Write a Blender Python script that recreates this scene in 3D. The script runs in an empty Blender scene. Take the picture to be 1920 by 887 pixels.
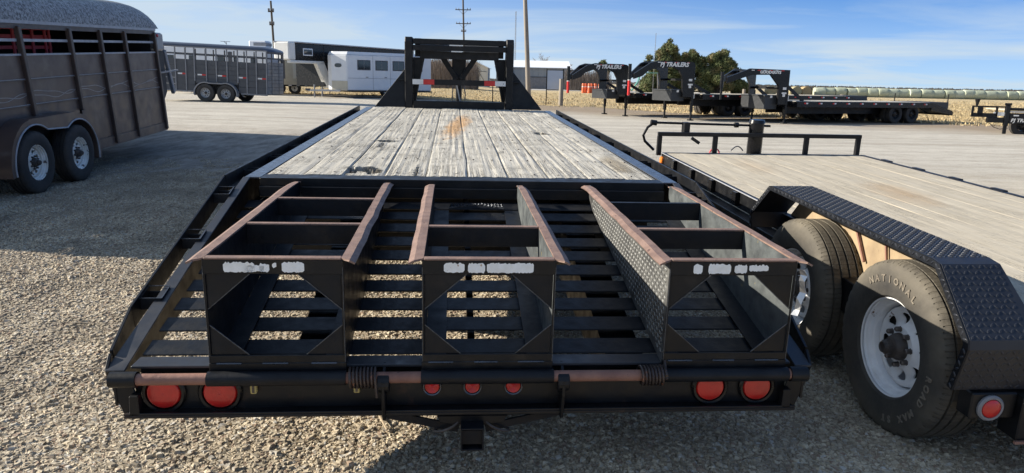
import bpy, math, random
import numpy as np
from mathutils import Matrix, Vector
random.seed(7); np.random.seed(7)
SC = bpy.context.scene
COL = SC.collection
R = math.radians

# ---------------------------------------------------------------- camera, sky, sun, exposure
PITCH, ROLL, CAM_H = 12.385, 1.176, 1.5
cam_data = bpy.data.cameras.new('camera')
cam_data.lens = 36.0 * 1336.8 / 1920.0
cam_data.sensor_width = 36.0
cam_data.clip_end = 4000
cam = bpy.data.objects.new('camera', cam_data)
COL.objects.link(cam)
cam.matrix_world = (Matrix.Translation((0, 0, CAM_H)) @ Matrix.Rotation(R(90 - PITCH), 4, 'X')
                    @ Matrix.Rotation(R(ROLL), 4, 'Z'))
SC.camera = cam

SUN_EL = 25.0
SUN_DIR = Vector((-1.0, 0.13, 0)).normalized()          # horizontal direction towards the sun
to_sun = Vector((SUN_DIR.x * math.cos(R(SUN_EL)), SUN_DIR.y * math.cos(R(SUN_EL)), math.sin(R(SUN_EL))))
sun_data = bpy.data.lights.new('sun', 'SUN')
sun_data.energy = 4.6
sun_data.angle = R(0.5)
sun_data.color = (1.0, 0.92, 0.79)
sun = bpy.data.objects.new('sun', sun_data)
COL.objects.link(sun)
sun.rotation_euler = to_sun.to_track_quat('Z', 'Y').to_euler()
sun.location = (-40, 5, 30)

world = bpy.data.worlds.new('World')
SC.world = world
world.use_nodes = True
wn, wl = world.node_tree.nodes, world.node_tree.links
wn.clear()
w_out = wn.new('ShaderNodeOutputWorld')
w_bg = wn.new('ShaderNodeBackground')
w_sky = wn.new('ShaderNodeTexSky')
w_sky.sky_type = 'NISHITA'
w_sky.sun_disc = False
w_sky.sun_elevation = R(SUN_EL)
w_sky.sun_rotation = math.atan2(SUN_DIR.x, SUN_DIR.y)
w_sky.air_density = 1.0
w_sky.dust_density = 0.4
w_sky.ozone_density = 2.0
w_bg.inputs['Strength'].default_value = 0.06
# thin high cloud, by direction
w_tc = wn.new('ShaderNodeTexCoord')
w_sep = wn.new('ShaderNodeSeparateXYZ')
wl.new(w_tc.outputs['Generated'], w_sep.inputs[0])
w_map = wn.new('ShaderNodeMapping'); w_map.vector_type = 'POINT'; w_map.inputs['Scale'].default_value = (1, 1, 2.4); w_map.inputs['Location'].default_value = (0, 0, .10)
w_nrm = wn.new('ShaderNodeVectorMath'); w_nrm.operation = 'NORMALIZE'
wl.new(w_tc.outputs['Generated'], w_map.inputs[0]); wl.new(w_map.outputs[0], w_nrm.inputs[0]); wl.new(w_nrm.outputs[0], w_sky.inputs['Vector'])
def wmath(op, a, b=None, c=None):
    n = wn.new('ShaderNodeMath'); n.operation = op
    for i, s in enumerate((a, b, c)):
        if s is None: continue
        if isinstance(s, (int, float)): n.inputs[i].default_value = s
        else: wl.new(s, n.inputs[i])
    return n.outputs[0]
zc = wmath('MAXIMUM', wmath('ADD', w_sep.outputs['Z'], 0.06), 0.04)
px_ = wmath('DIVIDE', w_sep.outputs['X'], zc); py_ = wmath('DIVIDE', w_sep.outputs['Y'], zc)
w_cmb = wn.new('ShaderNodeCombineXYZ')
wl.new(wmath('MULTIPLY', px_, 0.35), w_cmb.inputs[0]); wl.new(wmath('MULTIPLY', py_, 0.42), w_cmb.inputs[1])
w_n1 = wn.new('ShaderNodeTexNoise'); w_n1.inputs['Scale'].default_value = 0.9; w_n1.inputs['Detail'].default_value = 7
w_n1.inputs['Roughness'].default_value = 0.55; w_n1.inputs['Distortion'].default_value = 0.6
wl.new(w_cmb.outputs[0], w_n1.inputs['Vector'])
w_r1 = wn.new('ShaderNodeMapRange'); w_r1.inputs[1].default_value = 0.46; w_r1.inputs[2].default_value = 0.78
w_r1.inputs[3].default_value = 0.0; w_r1.inputs[4].default_value = 0.8
wl.new(w_n1.outputs['Fac'], w_r1.inputs[0])
# veil grows towards the horizon
w_low = wn.new('ShaderNodeMapRange'); w_low.inputs[1].default_value = 0.0; w_low.inputs[2].default_value = 0.115
w_low.inputs[3].default_value = 0.66; w_low.inputs[4].default_value = 0.0
wl.new(w_sep.outputs['Z'], w_low.inputs[0])
w_side = wn.new('ShaderNodeMapRange'); w_side.inputs[1].default_value = -0.55; w_side.inputs[2].default_value = 0.45
w_side.inputs[3].default_value = 0.5; w_side.inputs[4].default_value = 0.0
wl.new(w_sep.outputs['X'], w_side.inputs[0])
veil = wmath('MINIMUM', wmath('ADD', wmath('ADD', wmath('ADD', wmath('MULTIPLY', w_r1.outputs[0], 0.85), 0.04), w_low.outputs[0]), w_side.outputs[0]), 0.93)
w_mix = wn.new('ShaderNodeMix'); w_mix.data_type = 'RGBA'
wl.new(veil, w_mix.inputs['Factor'])
w_gain = wn.new('ShaderNodeMix'); w_gain.data_type = 'RGBA'; w_gain.blend_type = 'MULTIPLY'; w_gain.inputs['Factor'].default_value = 1
wl.new(w_sky.outputs[0], w_gain.inputs['A']); w_gain.inputs['B'].default_value = (0.46, 1.04, 1.62, 1)
wl.new(w_gain.outputs['Result'], w_mix.inputs['A'])
w_mix.inputs['B'].default_value = (4.7, 5.55, 6.25, 1)
wl.new(w_mix.outputs['Result'], w_bg.inputs['Color'])
wl.new(w_bg.outputs[0], w_out.inputs['Surface'])

SC.view_settings.view_transform = 'Standard'
SC.view_settings.look = 'None'
SC.view_settings.gamma = 1
SC.view_settings.exposure = 1.15

# ---------------------------------------------------------------- helpers
class MB:
    def __init__(s): s.v = []; s.f = []
    def add(s, vs, fs):
        o = len(s.v); s.v += [tuple(p) for p in vs]; s.f += [tuple(i + o for i in f) for f in fs]; return s
    def box(s, x0, x1, y0, y1, z0, z1):
        v = [(x, y, z) for x in (x0, x1) for y in (y0, y1) for z in (z0, z1)]
        return s.add(v, [(0, 1, 3, 2), (4, 6, 7, 5), (0, 4, 5, 1), (2, 3, 7, 6), (0, 2, 6, 4), (1, 5, 7, 3)])
    def beam(s, p, q, w, h, up=(0, 0, 1)):
        p, q = Vector(p), Vector(q); d = (q - p).normalized(); up = Vector(up)
        x = d.cross(up)
        if x.length < 1e-4: x = d.cross(Vector((0, 1, 0)))
        x.normalize(); u = x.cross(d)
        v = [c + x * (a * w / 2) + u * (b * h / 2) for c in (p, q) for a, b in ((-1, -1), (1, -1), (1, 1), (-1, 1))]
        return s.add(v, [(3, 2, 1, 0), (4, 5, 6, 7), (0, 1, 5, 4), (1, 2, 6, 5), (2, 3, 7, 6), (3, 0, 4, 7)])
    def slab(s, poly, vec):
        n = len(poly); vec = Vector(vec); a = [Vector(p) for p in poly]; b = [p + vec for p in a]
        nrm = Vector((0, 0, 0))
        for i in range(n): nrm += a[i].cross(a[(i + 1) % n])
        fl = nrm.dot(vec) > 0
        f1 = tuple(range(n)); f2 = tuple(range(n, 2 * n))
        fs = [f1[::-1] if fl else f1, f2 if fl else f2[::-1]]
        for i in range(n):
            j = (i + 1) % n
            fs.append((i, j, n + j, n + i) if fl else (j, i, n + i, n + j))
        return s.add(a + b, fs)
    def tube(s, path, r, n=10, cap=True):
        path = [Vector(p) for p in path]; m = len(path); rings = []
        rr = r if isinstance(r, (list, tuple)) else [r] * m
        prev = None
        for i, p in enumerate(path):
            d = (path[min(i + 1, m - 1)] - path[max(i - 1, 0)]).normalized()
            if prev is None:
                x = d.cross(Vector((0, 0, 1)))
                if x.length < 1e-3: x = d.cross(Vector((0, 1, 0)))
            else: x = prev - d * prev.dot(d)
            x.normalize(); prev = x; u = x.cross(d)
            rings += [p + x * (rr[i] * math.cos(2 * math.pi * k / n)) + u * (rr[i] * math.sin(2 * math.pi * k / n)) for k in range(n)]
        fs = [(i * n + k, i * n + (k + 1) % n, (i + 1) * n + (k + 1) % n, (i + 1) * n + k) for i in range(m - 1) for k in range(n)]
        if cap: fs += [tuple(range(n))[::-1], tuple(range((m - 1) * n, m * n))]
        return s.add(rings, fs)
    def lathe(s, prof, n=32, axis='x', c=(0, 0, 0), cap=False, mod=None):
        vs = []; m = len(prof)
        for i, (r, a) in enumerate(prof):
            for k in range(n):
                t = 2 * math.pi * k / n; q = r + (mod(i, k) if mod else 0)
                y, z = q * math.cos(t), q * math.sin(t)
                p = (a, y, z) if axis == 'x' else ((z, a, y) if axis == 'y' else (y, z, a))
                vs.append((p[0] + c[0], p[1] + c[1], p[2] + c[2]))
        fs = [(i * n + k, i * n + (k + 1) % n, (i + 1) * n + (k + 1) % n, (i + 1) * n + k) for i in range(m - 1) for k in range(n)]
        if cap: fs += [tuple(range(n))[::-1], tuple(range((m - 1) * n, m * n))]
        return s.add(vs, fs)
    def data(s, name, smooth=False):
        me = bpy.data.meshes.new(name); me.from_pydata(s.v, [], s.f); me.update()
        if smooth:
            me.polygons.foreach_set('use_smooth', [True] * len(me.polygons))
            me.set_sharp_from_angle(angle=R(35))
        return me
    def build(s, name, mat, parent=None, smooth=False, bevel=0, kind=None, loc=None, label=None):
        o = bpy.data.objects.new(name, s.data(name, smooth)); COL.objects.link(o)
        o.data.materials.append(mat)
        off = Vector((0, 0, 0))
        if parent is not None:
            o.parent = parent
            if loc is None and parent.type == 'EMPTY' and 'shift' in SHIFT.get(parent.name, {}):
                pass
        if loc is not None: o.location = loc
        if bevel:
            b = o.modifiers.new('bevel', 'BEVEL'); b.width = bevel; b.segments = 1; b.limit_method = 'ANGLE'; b.angle_limit = R(40)
        if kind: o['kind'] = kind
        if label: o['label'] = label
        return o
SHIFT = {}
def inst(me, name, parent, loc=(0, 0, 0), rot=(0, 0, 0), mat=None):
    o = bpy.data.objects.new(name, me); COL.objects.link(o); o.parent = parent; o.location = loc; o.rotation_euler = rot
    return o
def thing(name, label, cat, loc=(0, 0, 0), ypr=(0, 0, 0), group=None):
    o = bpy.data.objects.new(name, None); COL.objects.link(o); o.empty_display_size = 0.3
    m = (Matrix.Rotation(R(ypr[0]), 4, 'Z') @ Matrix.Rotation(R(ypr[1]), 4, 'X') @ Matrix.Rotation(R(ypr[2]), 4, 'Y'))
    o.matrix_basis = Matrix.Translation(loc) @ m
    o['label'] = label; o['category'] = cat
    if group: o['group'] = group
    return o
def tag(o, label, cat, group=None, kind=None):
    o['label'] = label
    if cat: o['category'] = cat
    if group: o['group'] = group
    if kind: o['kind'] = kind
    return o
def copy_tree(o, parent=None):
    c = o.copy(); COL.objects.link(c)
    if parent is not None: c.parent = parent
    for ch in list(o.children): copy_tree(ch, c)
    return c
def ss(x, a, b):
    t = min(max((x - a) / (b - a), 0), 1); return t * t * (3 - 2 * t)
def gz(x, y): return 0.31 * ss(y, 12, 28) * ss(-x, -0.5, 8)

# ---------------------------------------------------------------- materials
class NT:
    def __init__(s, name):
        s.m = bpy.data.materials.new(name); s.m.use_nodes = True; s.t = s.m.node_tree; s.n = s.t.nodes; s.l = s.t.links
        s.n.clear(); s.out = s.n.new('ShaderNodeOutputMaterial'); s.b = s.n.new('ShaderNodeBsdfPrincipled')
        s.l.new(s.b.outputs[0], s.out.inputs[0]); s.tc = s.n.new('ShaderNodeTexCoord')
    def set(s, k, v):
        i = s.b.inputs[k]
        if hasattr(v, 'links'): s.l.new(v, i)
        else: i.default_value = (v + (1,) if isinstance(v, tuple) and len(v) == 3 else v)
    def obj(s): return s.tc.outputs['Object']
    def geo(s):
        g = s.n.new('ShaderNodeNewGeometry'); return g.outputs['Position']
    def map(s, vec, scale=(1, 1, 1), loc=(0, 0, 0), rot=(0, 0, 0)):
        m = s.n.new('ShaderNodeMapping'); m.inputs['Scale'].default_value = scale; m.inputs['Location'].default_value = loc
        m.inputs['Rotation'].default_value = rot; s.l.new(vec, m.inputs[0]); return m.outputs[0]
    def noise(s, vec, scale, detail=4, rough=.55, dist=0):
        t = s.n.new('ShaderNodeTexNoise'); t.inputs['Scale'].default_value = scale; t.inputs['Detail'].default_value = detail
        t.inputs['Roughness'].default_value = rough; t.inputs['Distortion'].default_value = dist; s.l.new(vec, t.inputs['Vector']); return t.outputs['Fac']
    def voro(s, vec, scale, feat='F1', out='Distance', rnd=1):
        t = s.n.new('ShaderNodeTexVoronoi'); t.feature = feat; t.inputs['Scale'].default_value = scale; t.inputs['Randomness'].default_value = rnd
        s.l.new(vec, t.inputs['Vector']); return t.outputs[out]
    def ramp(s, fac, lo, hi, a=0.0, b=1.0):
        t = s.n.new('ShaderNodeMapRange'); t.inputs[1].default_value = lo; t.inputs[2].default_value = hi
        t.inputs[3].default_value = a; t.inputs[4].default_value = b; s.l.new(fac, t.inputs[0]); return t.outputs[0]
    def mix(s, fac, a, b, mode='MIX'):
        t = s.n.new('ShaderNodeMix'); t.data_type = 'RGBA'; t.blend_type = mode
        for k, v in (('Factor', fac), ('A', a), ('B', b)):
            if hasattr(v, 'links'): s.l.new(v, t.inputs[k])
            else: t.inputs[k].default_value = (v + (1,) if isinstance(v, tuple) and len(v) == 3 else v)
        return t.outputs['Result']
    def math(s, op, a, b=0.0):
        t = s.n.new('ShaderNodeMath'); t.operation = op
        for i, v in enumerate((a, b)):
            if hasattr(v, 'links'): s.l.new(v, t.inputs[i])
            else: t.inputs[i].default_value = v
        return t.outputs[0]
    def rnd(s):
        t = s.n.new('ShaderNodeObjectInfo'); return t.outputs['Random']
    def bump(s, h, strength=.5, dist=.01):
        t = s.n.new('ShaderNodeBump'); t.inputs['Strength'].default_value = strength; t.inputs['Distance'].default_value = dist
        s.l.new(h, t.inputs['Height']); s.l.new(t.outputs[0], s.b.inputs['Normal'])
def simple(name, c1, c2=None, scale=8, rough=.5, rough2=None, metal=0, bump=0, spot=None, stretch=(1, 1, 1), spec=.5, dust=None):
    t = NT(name); v = t.map(t.obj(), stretch); n = t.noise(v, scale, 5)
    c = t.mix(t.ramp(n, .3, .7), c1, c2 or tuple(x * .75 for x in c1))
    if dust:
        g = t.ramp(t.noise(t.obj(), dust[1], 6, .65), dust[2], dust[2] + .25); c = t.mix(t.math('MULTIPLY', g, dust[3]), c, dust[0])
    if spot:
        g = t.ramp(t.noise(t.obj(), spot[1], 6, .7), spot[2], spot[2] + .04); c = t.mix(g, c, spot[0])
    t.set('Base Color', c); t.set('Roughness', t.ramp(t.noise(t.obj(), scale * 2.3, 4), .3, .7, rough, rough2 if rough2 is not None else min(1, rough + .15)))
    t.set('Metallic', metal); t.set('Specular IOR Level', spec)
    if bump: t.bump(t.noise(t.obj(), scale * 6, 4), bump, .004)
    return t.m
BLACK = simple('black_paint', (.0042, .0046, .006), (.008, .0085, .010), 6, .30, .56, spec=.32, bump=.3, dust=((.085, .072, .06), 4.5, .55, .38), spot=((.10, .045, .025), 24, .72))
BLACK2 = simple('black_paint_slats', (.0045, .0055, .008), (.009, .0105, .014), 9, .36, .60, spec=.28, bump=.3, dust=((.07, .062, .055), 5, .57, .3), spot=((.12, .055, .03), 30, .70))
BLACK3 = simple('scuffed_black_flange', (.020, .022, .028), (.032, .034, .040), 9, .30, .5, spec=.45, dust=((.09, .085, .08), 5, .5, .35), spot=((.12, .055, .03), 30, .72))
BLACKG = simple('black_gloss', (.005, .005, .006), (.009, .009, .010), 4, .2, .35, spec=.35)
RUST = simple('rusty_worn_steel', (.27, .175, .135), (.155, .098, .078), 14, .55, .75, bump=.4, spot=((.07, .035, .03), 22, .62), metal=.15)
RUSTP = simple('rusty_pipe', (.30, .155, .11), (.17, .08, .06), 10, .55, .8, bump=.4, spot=((.03, .02, .02), 30, .66))
BUMPM = simple('rust_blotched_bumper', (.0055, .006, .008), (.011, .0115, .013), 6, .32, .55, spec=.35, bump=.3, dust=((.13, .06, .035), 5.5, .60, .8), spot=((.22, .10, .05), 20, .70))
EDGEW = simple('worn_paint_edge', (.10, .105, .11), (.03, .032, .036), 60, .4, .6, metal=.2)
GALV = simple('worn_grey_plate', (.15, .165, .165), (.06, .066, .07), 9, .35, .6, metal=.35, bump=.3, stretch=(1, 1, 1.6), spot=((.30, .24, .10), 14, .66))
STEELEDGE = simple('worn_rail_steel', (.10, .11, .13), (.055, .06, .07), 12, .16, .38, metal=.55, bump=.2, spot=((.2, .13, .09), 18, .68))
LUGM = simple('worn_lug_metal', (.22, .22, .21), (.12, .12, .115), 20, .3, .5, metal=.4)
TREAD = simple('worn_tread_plate', (.20, .20, .19), (.07, .07, .072), 12, .3, .5, metal=.5, bump=.2)
SPRING = simple('spring_steel', (.09, .07, .06), (.05, .04, .04), 30, .35, .5, metal=.6, spot=((.22, .10, .06), 40, .6))
WHITE = simple('white_paint', (.72, .73, .74), (.66, .67, .69), 2, .3, .45, spec=.5)
WHITED = simple('white_gelcoat_dirty', (.70, .70, .68), (.62, .61, .57), 3, .35, .5)
CREAM = simple('beige_panel', (.52, .48, .38), (.44, .40, .31), 3, .6, .8)
WHEELW = simple('white_wheel_paint', (.88, .885, .89), (.78, .79, .80), 14, .3, .5, spot=((.14, .06, .03), 13, .65), dust=((.3, .25, .2), 8, .55, .3))
WHEELB = simple('old_wheel_paint', (.92, .90, .84), (.74, .71, .63), 10, .4, .6, spot=((.1, .06, .04), 14, .58))
WHEELG = simple('silver_wheel', (.40, .41, .43), (.30, .31, .33), 6, .3, .45, metal=.5)
HUB = simple('greasy_hub', (.075, .06, .05), (.035, .03, .028), 20, .45, .7, bump=.3)
LUG = simple('lug_nut_steel', (.13, .11, .10), (.07, .06, .055), 30, .4, .6, metal=.5)
RED = simple('red_reflective', (.62, .03, .025), (.5, .02, .02), 20, .25, .4)
REFW = simple('white_reflective', (.75, .74, .72), (.65, .64, .62), 20, .3, .45)
BROWN = simple('brown_trailer_paint', (.118, .078, .062), (.082, .054, .044), 2.2, .28, .5, spec=.5, bump=.10, dust=((.22, .175, .14), 3.2, .50, .45), spot=((.20, .15, .12), 26, .71))
BROWN2 = simple('brown_trailer_frame', (.075, .052, .044), (.052, .036, .032), 5, .33, .5)
STRIPLT = simple('bare_edge_and_glint', (.42, .43, .45), (.3, .3, .32), 10, .35, .5)  # pale bare edges; also the painted glints on the right trailer's rail
PIN = simple('pinstripe', (.34, .33, .33), (.25, .24, .24), 10, .4, .5)
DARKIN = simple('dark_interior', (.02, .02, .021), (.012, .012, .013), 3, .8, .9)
REDP = simple('faded_red_paint', (.75, .10, .13), (.6, .08, .1), 6, .5, .65)
GREYT = simple('charcoal_trailer_paint', (.075, .078, .086), (.058, .06, .067), 3, .38, .52, bump=.04)
GREYP = simple('grey_post_paint', (.24, .24, .25), (.18, .18, .19), 5, .4, .55)
GREYR = simple('grey_metal_roof', (.09, .10, .13), (.07, .08, .10), 1, .3, .45, metal=.4)
ALU = simple('bare_aluminium', (.55, .55, .55), (.42, .42, .42), 4, .25, .45, metal=.75)
GLASSD = simple('dark_window_glass', (.012, .014, .018), (.02, .022, .026), 2, .06, .1, spec=.8)
TOOLBOX = simple('checker_toolbox', (.028, .03, .033), (.018, .02, .023), 8, .35, .5)
ORANGE = simple('orange_plastic', (.72, .13, .03), (.6, .11, .03), 4, .45, .6)
TEAL = simple('teal_paint', (.10, .32, .28), None, 4, .5)
CONC = simple('grey_sheet_wall', (.33, .345, .35), (.28, .29, .295), .4, .5, .65)
SHEDW = simple('cream_sheet_wall', (.62, .59, .50), (.55, .52, .44), .5, .5, .65)
ROOFW = simple('white_sheet_roof', (.80, .81, .82), (.72, .73, .74), .3, .4, .5)
POLEW = simple('weathered_pole_wood', (.33, .29, .24), (.2, .17, .14), 6, .8, .9, stretch=(1, 1, .1), bump=.3)
POLED = simple('dark_pole_wood', (.10, .085, .07), (.07, .06, .05), 6, .8, .9, stretch=(1, 1, .1))
BARK = simple('tree_bark', (.14, .11, .085), (.09, .07, .055), 5, .85, .95)
TWIG = simple('bare_twigs', (.24, .19, .15), (.17, .135, .11), 1, .9, .95)
SIGNB = simple('pale_blue_grey_board', (.50, .55, .62), (.45, .5, .57), 2, .4, .5)
AMBER = simple('amber_lens', (.75, .22, .03), (.6, .16, .02), 30, .2, .3)
DUSTY = simple('dust_caked_panel', (.40, .30, .18), (.22, .16, .10), 5, .75, .9, bump=.4, spot=((.10, .075, .055), 8, .61))
YELLOWC = simple('yellow_plug', (.62, .50, .18), (.4, .32, .12), 30, .4, .6)
PEEL = simple('peeling_white_vinyl', (.86, .88, .88), (.78, .78, .74), 40, .4, .6, spot=((.36, .20, .08), 34, .64))
STICK = simple('dry_stick', (.38, .30, .2), (.3, .23, .15), 30, .8, .9)

def lens_mat(name, col):
    t = NT(name); v = t.map(t.obj(), (90, 90, 90)); w = t.voro(v, 1, rnd=0)
    n = t.noise(t.obj(), 20, 4)
    t.set('Base Color', t.mix(t.ramp(n, .3, .7), col, tuple(c * .7 for c in col))); t.set('Roughness', .28); t.set('Coat Weight', .35); t.set('Coat Roughness', .25)
    t.bump(w, .25, .002); return t.m
REDLENS = lens_mat('red_lens', (.62, .022, .018))

def tyre_mat(name, dust, amt):
    t = NT(name); o = t.obj()
    s = t.n.new('ShaderNodeSeparateXYZ'); t.l.new(o, s.inputs[0])
    rr = t.math('SQRT', t.math('ADD', t.math('MULTIPLY', s.outputs[1], s.outputs[1]), t.math('MULTIPLY', s.outputs[2], s.outputs[2])))
    band = t.ramp(rr, .27, .37, .35, 1.0)
    n = t.ramp(t.noise(o, 5, 4, .5), .2, .75)
    f = t.math('MULTIPLY', t.math('MULTIPLY', n, band), amt)
    t.set('Base Color', t.mix(f, t.mix(t.noise(o, 40, 3), (.022, .022, .023), (.04, .039, .038)), dust)); t.set('Roughness', .75)
    t.set('Specular IOR Level', .3)
    ang = t.math('ARCTAN2', s.outputs[1], s.outputs[2])
    w = t.math('SINE', t.math('MULTIPLY', ang, 96.0))
    w = t.math('MULTIPLY', t.ramp(w, .72, .9), t.ramp(rr, .370, .374))
    h = t.math('ADD', t.math('MULTIPLY', w, -1.0), t.math('MULTIPLY', t.noise(o, 60, 4), .3))
    t.bump(h, 1.0, .006); return t.m
TYRE = tyre_mat('dusty_tyre', (.215, .185, .135), 0.65)
TYRED = tyre_mat('plain_tyre', (.13, .11, .09), 0.5)
TYREL = simple('dusty_tyre_letters', (.20, .175, .135), (.12, .10, .08), 30, .8, .9)

def mottled_roof():
    t = NT('mottled_roof_fibreglass'); o = t.obj()
    a = t.noise(o, 26, 6, .75, .4); b = t.noise(o, 4, 4)
    c = t.mix(t.ramp(a, .43, .55), (.075, .075, .075), (.40, .41, .41)); c = t.mix(t.ramp(b, .35, .7, 0, .5), c, (.2, .2, .2))
    t.set('Base Color', c); t.set('Roughness', .6); return t.m
MOTTLE = mottled_roof()

def gravel_mat(name, near=True):
    t = NT(name); p = t.geo()
    s = t.n.new('ShaderNodeSeparateXYZ'); t.l.new(p, s.inputs[0])
    cr = t.voro(p, 70, out='Color'); cs = t.n.new('ShaderNodeSeparateColor'); t.l.new(cr, cs.inputs[0])
    stone = t.mix(cs.outputs[0], (.24, .195, .13), (.66, .56, .405)); stone = t.mix(t.ramp(cs.outputs[1], .7, .9), stone, (.26, .25, .24))
    cr2 = t.voro(p, 24, out='Color'); cs2 = t.n.new('ShaderNodeSeparateColor'); t.l.new(cr2, cs2.inputs[0])
    stone = t.mix(.28, stone, t.mix(cs2.outputs[0], (.13, .11, .09), (.48, .43, .35)))
    fines = t.mix(t.noise(p, 7, 6, .6), (.42, .35, .24), (.62, .53, .385))
    c = t.mix(t.ramp(t.noise(p, 1.4, 5, .6), .38, .62, .15, .8), stone, fines)
    pat = t.math('MAXIMUM', t.ramp(t.noise(p, 1.6, 7, .72), .42, .62, .0, .55), t.ramp(t.noise(t.map(p, (2.4, .35, 1), rot=(0, 0, R(-52))), 1.5, 6, .7), .54, .64, 0, .6)); c = t.mix(pat, c, (.17, .135, .095))
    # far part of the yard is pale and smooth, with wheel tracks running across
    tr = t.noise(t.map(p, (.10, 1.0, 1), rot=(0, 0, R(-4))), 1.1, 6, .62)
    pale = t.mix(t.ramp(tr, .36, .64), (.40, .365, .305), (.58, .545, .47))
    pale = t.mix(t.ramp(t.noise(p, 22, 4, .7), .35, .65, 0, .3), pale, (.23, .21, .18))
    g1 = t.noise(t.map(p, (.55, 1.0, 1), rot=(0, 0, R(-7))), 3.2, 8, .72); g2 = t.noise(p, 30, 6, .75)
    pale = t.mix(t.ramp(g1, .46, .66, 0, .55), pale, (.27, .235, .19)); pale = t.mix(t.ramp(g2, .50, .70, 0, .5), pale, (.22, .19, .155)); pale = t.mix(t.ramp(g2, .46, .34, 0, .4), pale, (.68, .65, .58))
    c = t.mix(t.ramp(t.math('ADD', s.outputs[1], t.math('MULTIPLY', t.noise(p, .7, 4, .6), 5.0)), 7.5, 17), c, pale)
    # darker, streaked ground beside the brown trailer
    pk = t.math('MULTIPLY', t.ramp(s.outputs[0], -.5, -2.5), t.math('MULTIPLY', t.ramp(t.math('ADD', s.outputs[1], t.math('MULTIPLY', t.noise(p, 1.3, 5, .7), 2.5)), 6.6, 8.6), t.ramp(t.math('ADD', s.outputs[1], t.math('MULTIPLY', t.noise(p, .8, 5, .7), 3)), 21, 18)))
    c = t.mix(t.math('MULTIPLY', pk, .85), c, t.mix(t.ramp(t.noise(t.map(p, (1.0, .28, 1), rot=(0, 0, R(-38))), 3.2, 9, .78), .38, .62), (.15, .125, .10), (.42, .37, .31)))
    # brown dirt margin towards the grass
    d = t.math('ADD', s.outputs[1], t.math('MULTIPLY', s.outputs[0], .62))
    dm = t.ramp(t.math('ADD', d, t.math('MULTIPLY', t.noise(p, .5, 5, .7), 6.0)), 36.5, 42.5)
    c = t.mix(dm, c, t.mix(t.noise(p, 2.0, 5, .7), (.20, .155, .11), (.33, .265, .19)))
    t.set('Base Color', c); t.set('Roughness', .9); t.set('Specular IOR Level', .2)
    h = t.math('ADD', t.math('MULTIPLY', t.voro(p, 120), -.6), t.math('MULTIPLY', t.noise(p, 22, 7, .75), 1.7))
    h = t.math('ADD', h, t.math('MULTIPLY', t.noise(t.map(p, (.3, 1.2, 1)), 1.6, 5, .6), 3.0))
    t.bump(h, .6, .015); return t.m
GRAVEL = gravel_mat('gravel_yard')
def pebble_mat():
    t = NT('loose_pebbles'); g = t.n.new('ShaderNodeNewGeometry'); r0 = g.outputs['Random Per Island']; ps = t.voro(g.outputs['Position'], 38, out='Color'); sp = t.n.new('ShaderNodeSeparateColor'); t.l.new(ps, sp.inputs[0])
    r = t.math('FRACT', t.math('ADD', r0, sp.outputs[0]))
    c = t.mix(r, (.23, .185, .125), (.74, .63, .455)); w = t.n.new('ShaderNodeTexWhiteNoise'); w.noise_dimensions = '1D'; t.l.new(r, w.inputs['W'])
    c = t.mix(t.ramp(w.outputs['Value'], .85, .95), c, (.30, .20, .14)); c = t.mix(t.ramp(w.outputs['Value'], .12, .05), c, (.56, .53, .47))
    P_ = g.outputs['Position']; c = t.mix(t.math('MAXIMUM', t.ramp(t.noise(P_, 1.6, 7, .72), .42, .62, .0, .55), t.ramp(t.noise(t.map(P_, (2.4, .35, 1), rot=(0, 0, R(-52))), 1.5, 6, .7), .54, .64, 0, .6)), c, (.18, .145, .105)); c = t.mix(t.math('MULTIPLY', t.noise(g.outputs['Position'], 120, 3), .4), c, (.2, .165, .115)); t.set('Base Color', c); t.set('Roughness', .85); return t.m
PEBBLE = pebble_mat()
def field_mat():
    t = NT('dry_field'); p = t.geo(); s = t.n.new('ShaderNodeSeparateXYZ'); t.l.new(p, s.inputs[0])
    a = t.noise(t.map(p, (.18, 1, 1)), .35, 7, .7); b = t.noise(p, 3.0, 5, .7)
    c = t.mix(t.ramp(a, .35, .65), (.47, .345, .165), (.52, .43, .27)); c = t.mix(t.ramp(b, .3, .7, 0, .5), c, (.30, .225, .12))
    c = t.mix(t.ramp(t.noise(t.map(p, (.12, 1, 1)), .16, 5, .6), .58, .68, 0, .65), c, (.42, .22, .10))
    c = t.mix(t.ramp(s.outputs[1], 60, 130, 0, .75), c, (.50, .42, .28))
    t.set('Base Color', c); t.set('Roughness', .95); t.set('Specular IOR Level', .05); t.bump(t.noise(p, 6, 5, .75), 1, .12); return t.m
FIELD = field_mat()
GRASS = simple('dry_grass_blades', (.53, .42, .25), (.44, .34, .19), .6, .8, .9, spec=.1)
ROADM = simple('pale_road', (.40, .39, .37), (.34, .33, .31), .3, .8, .9)
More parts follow.
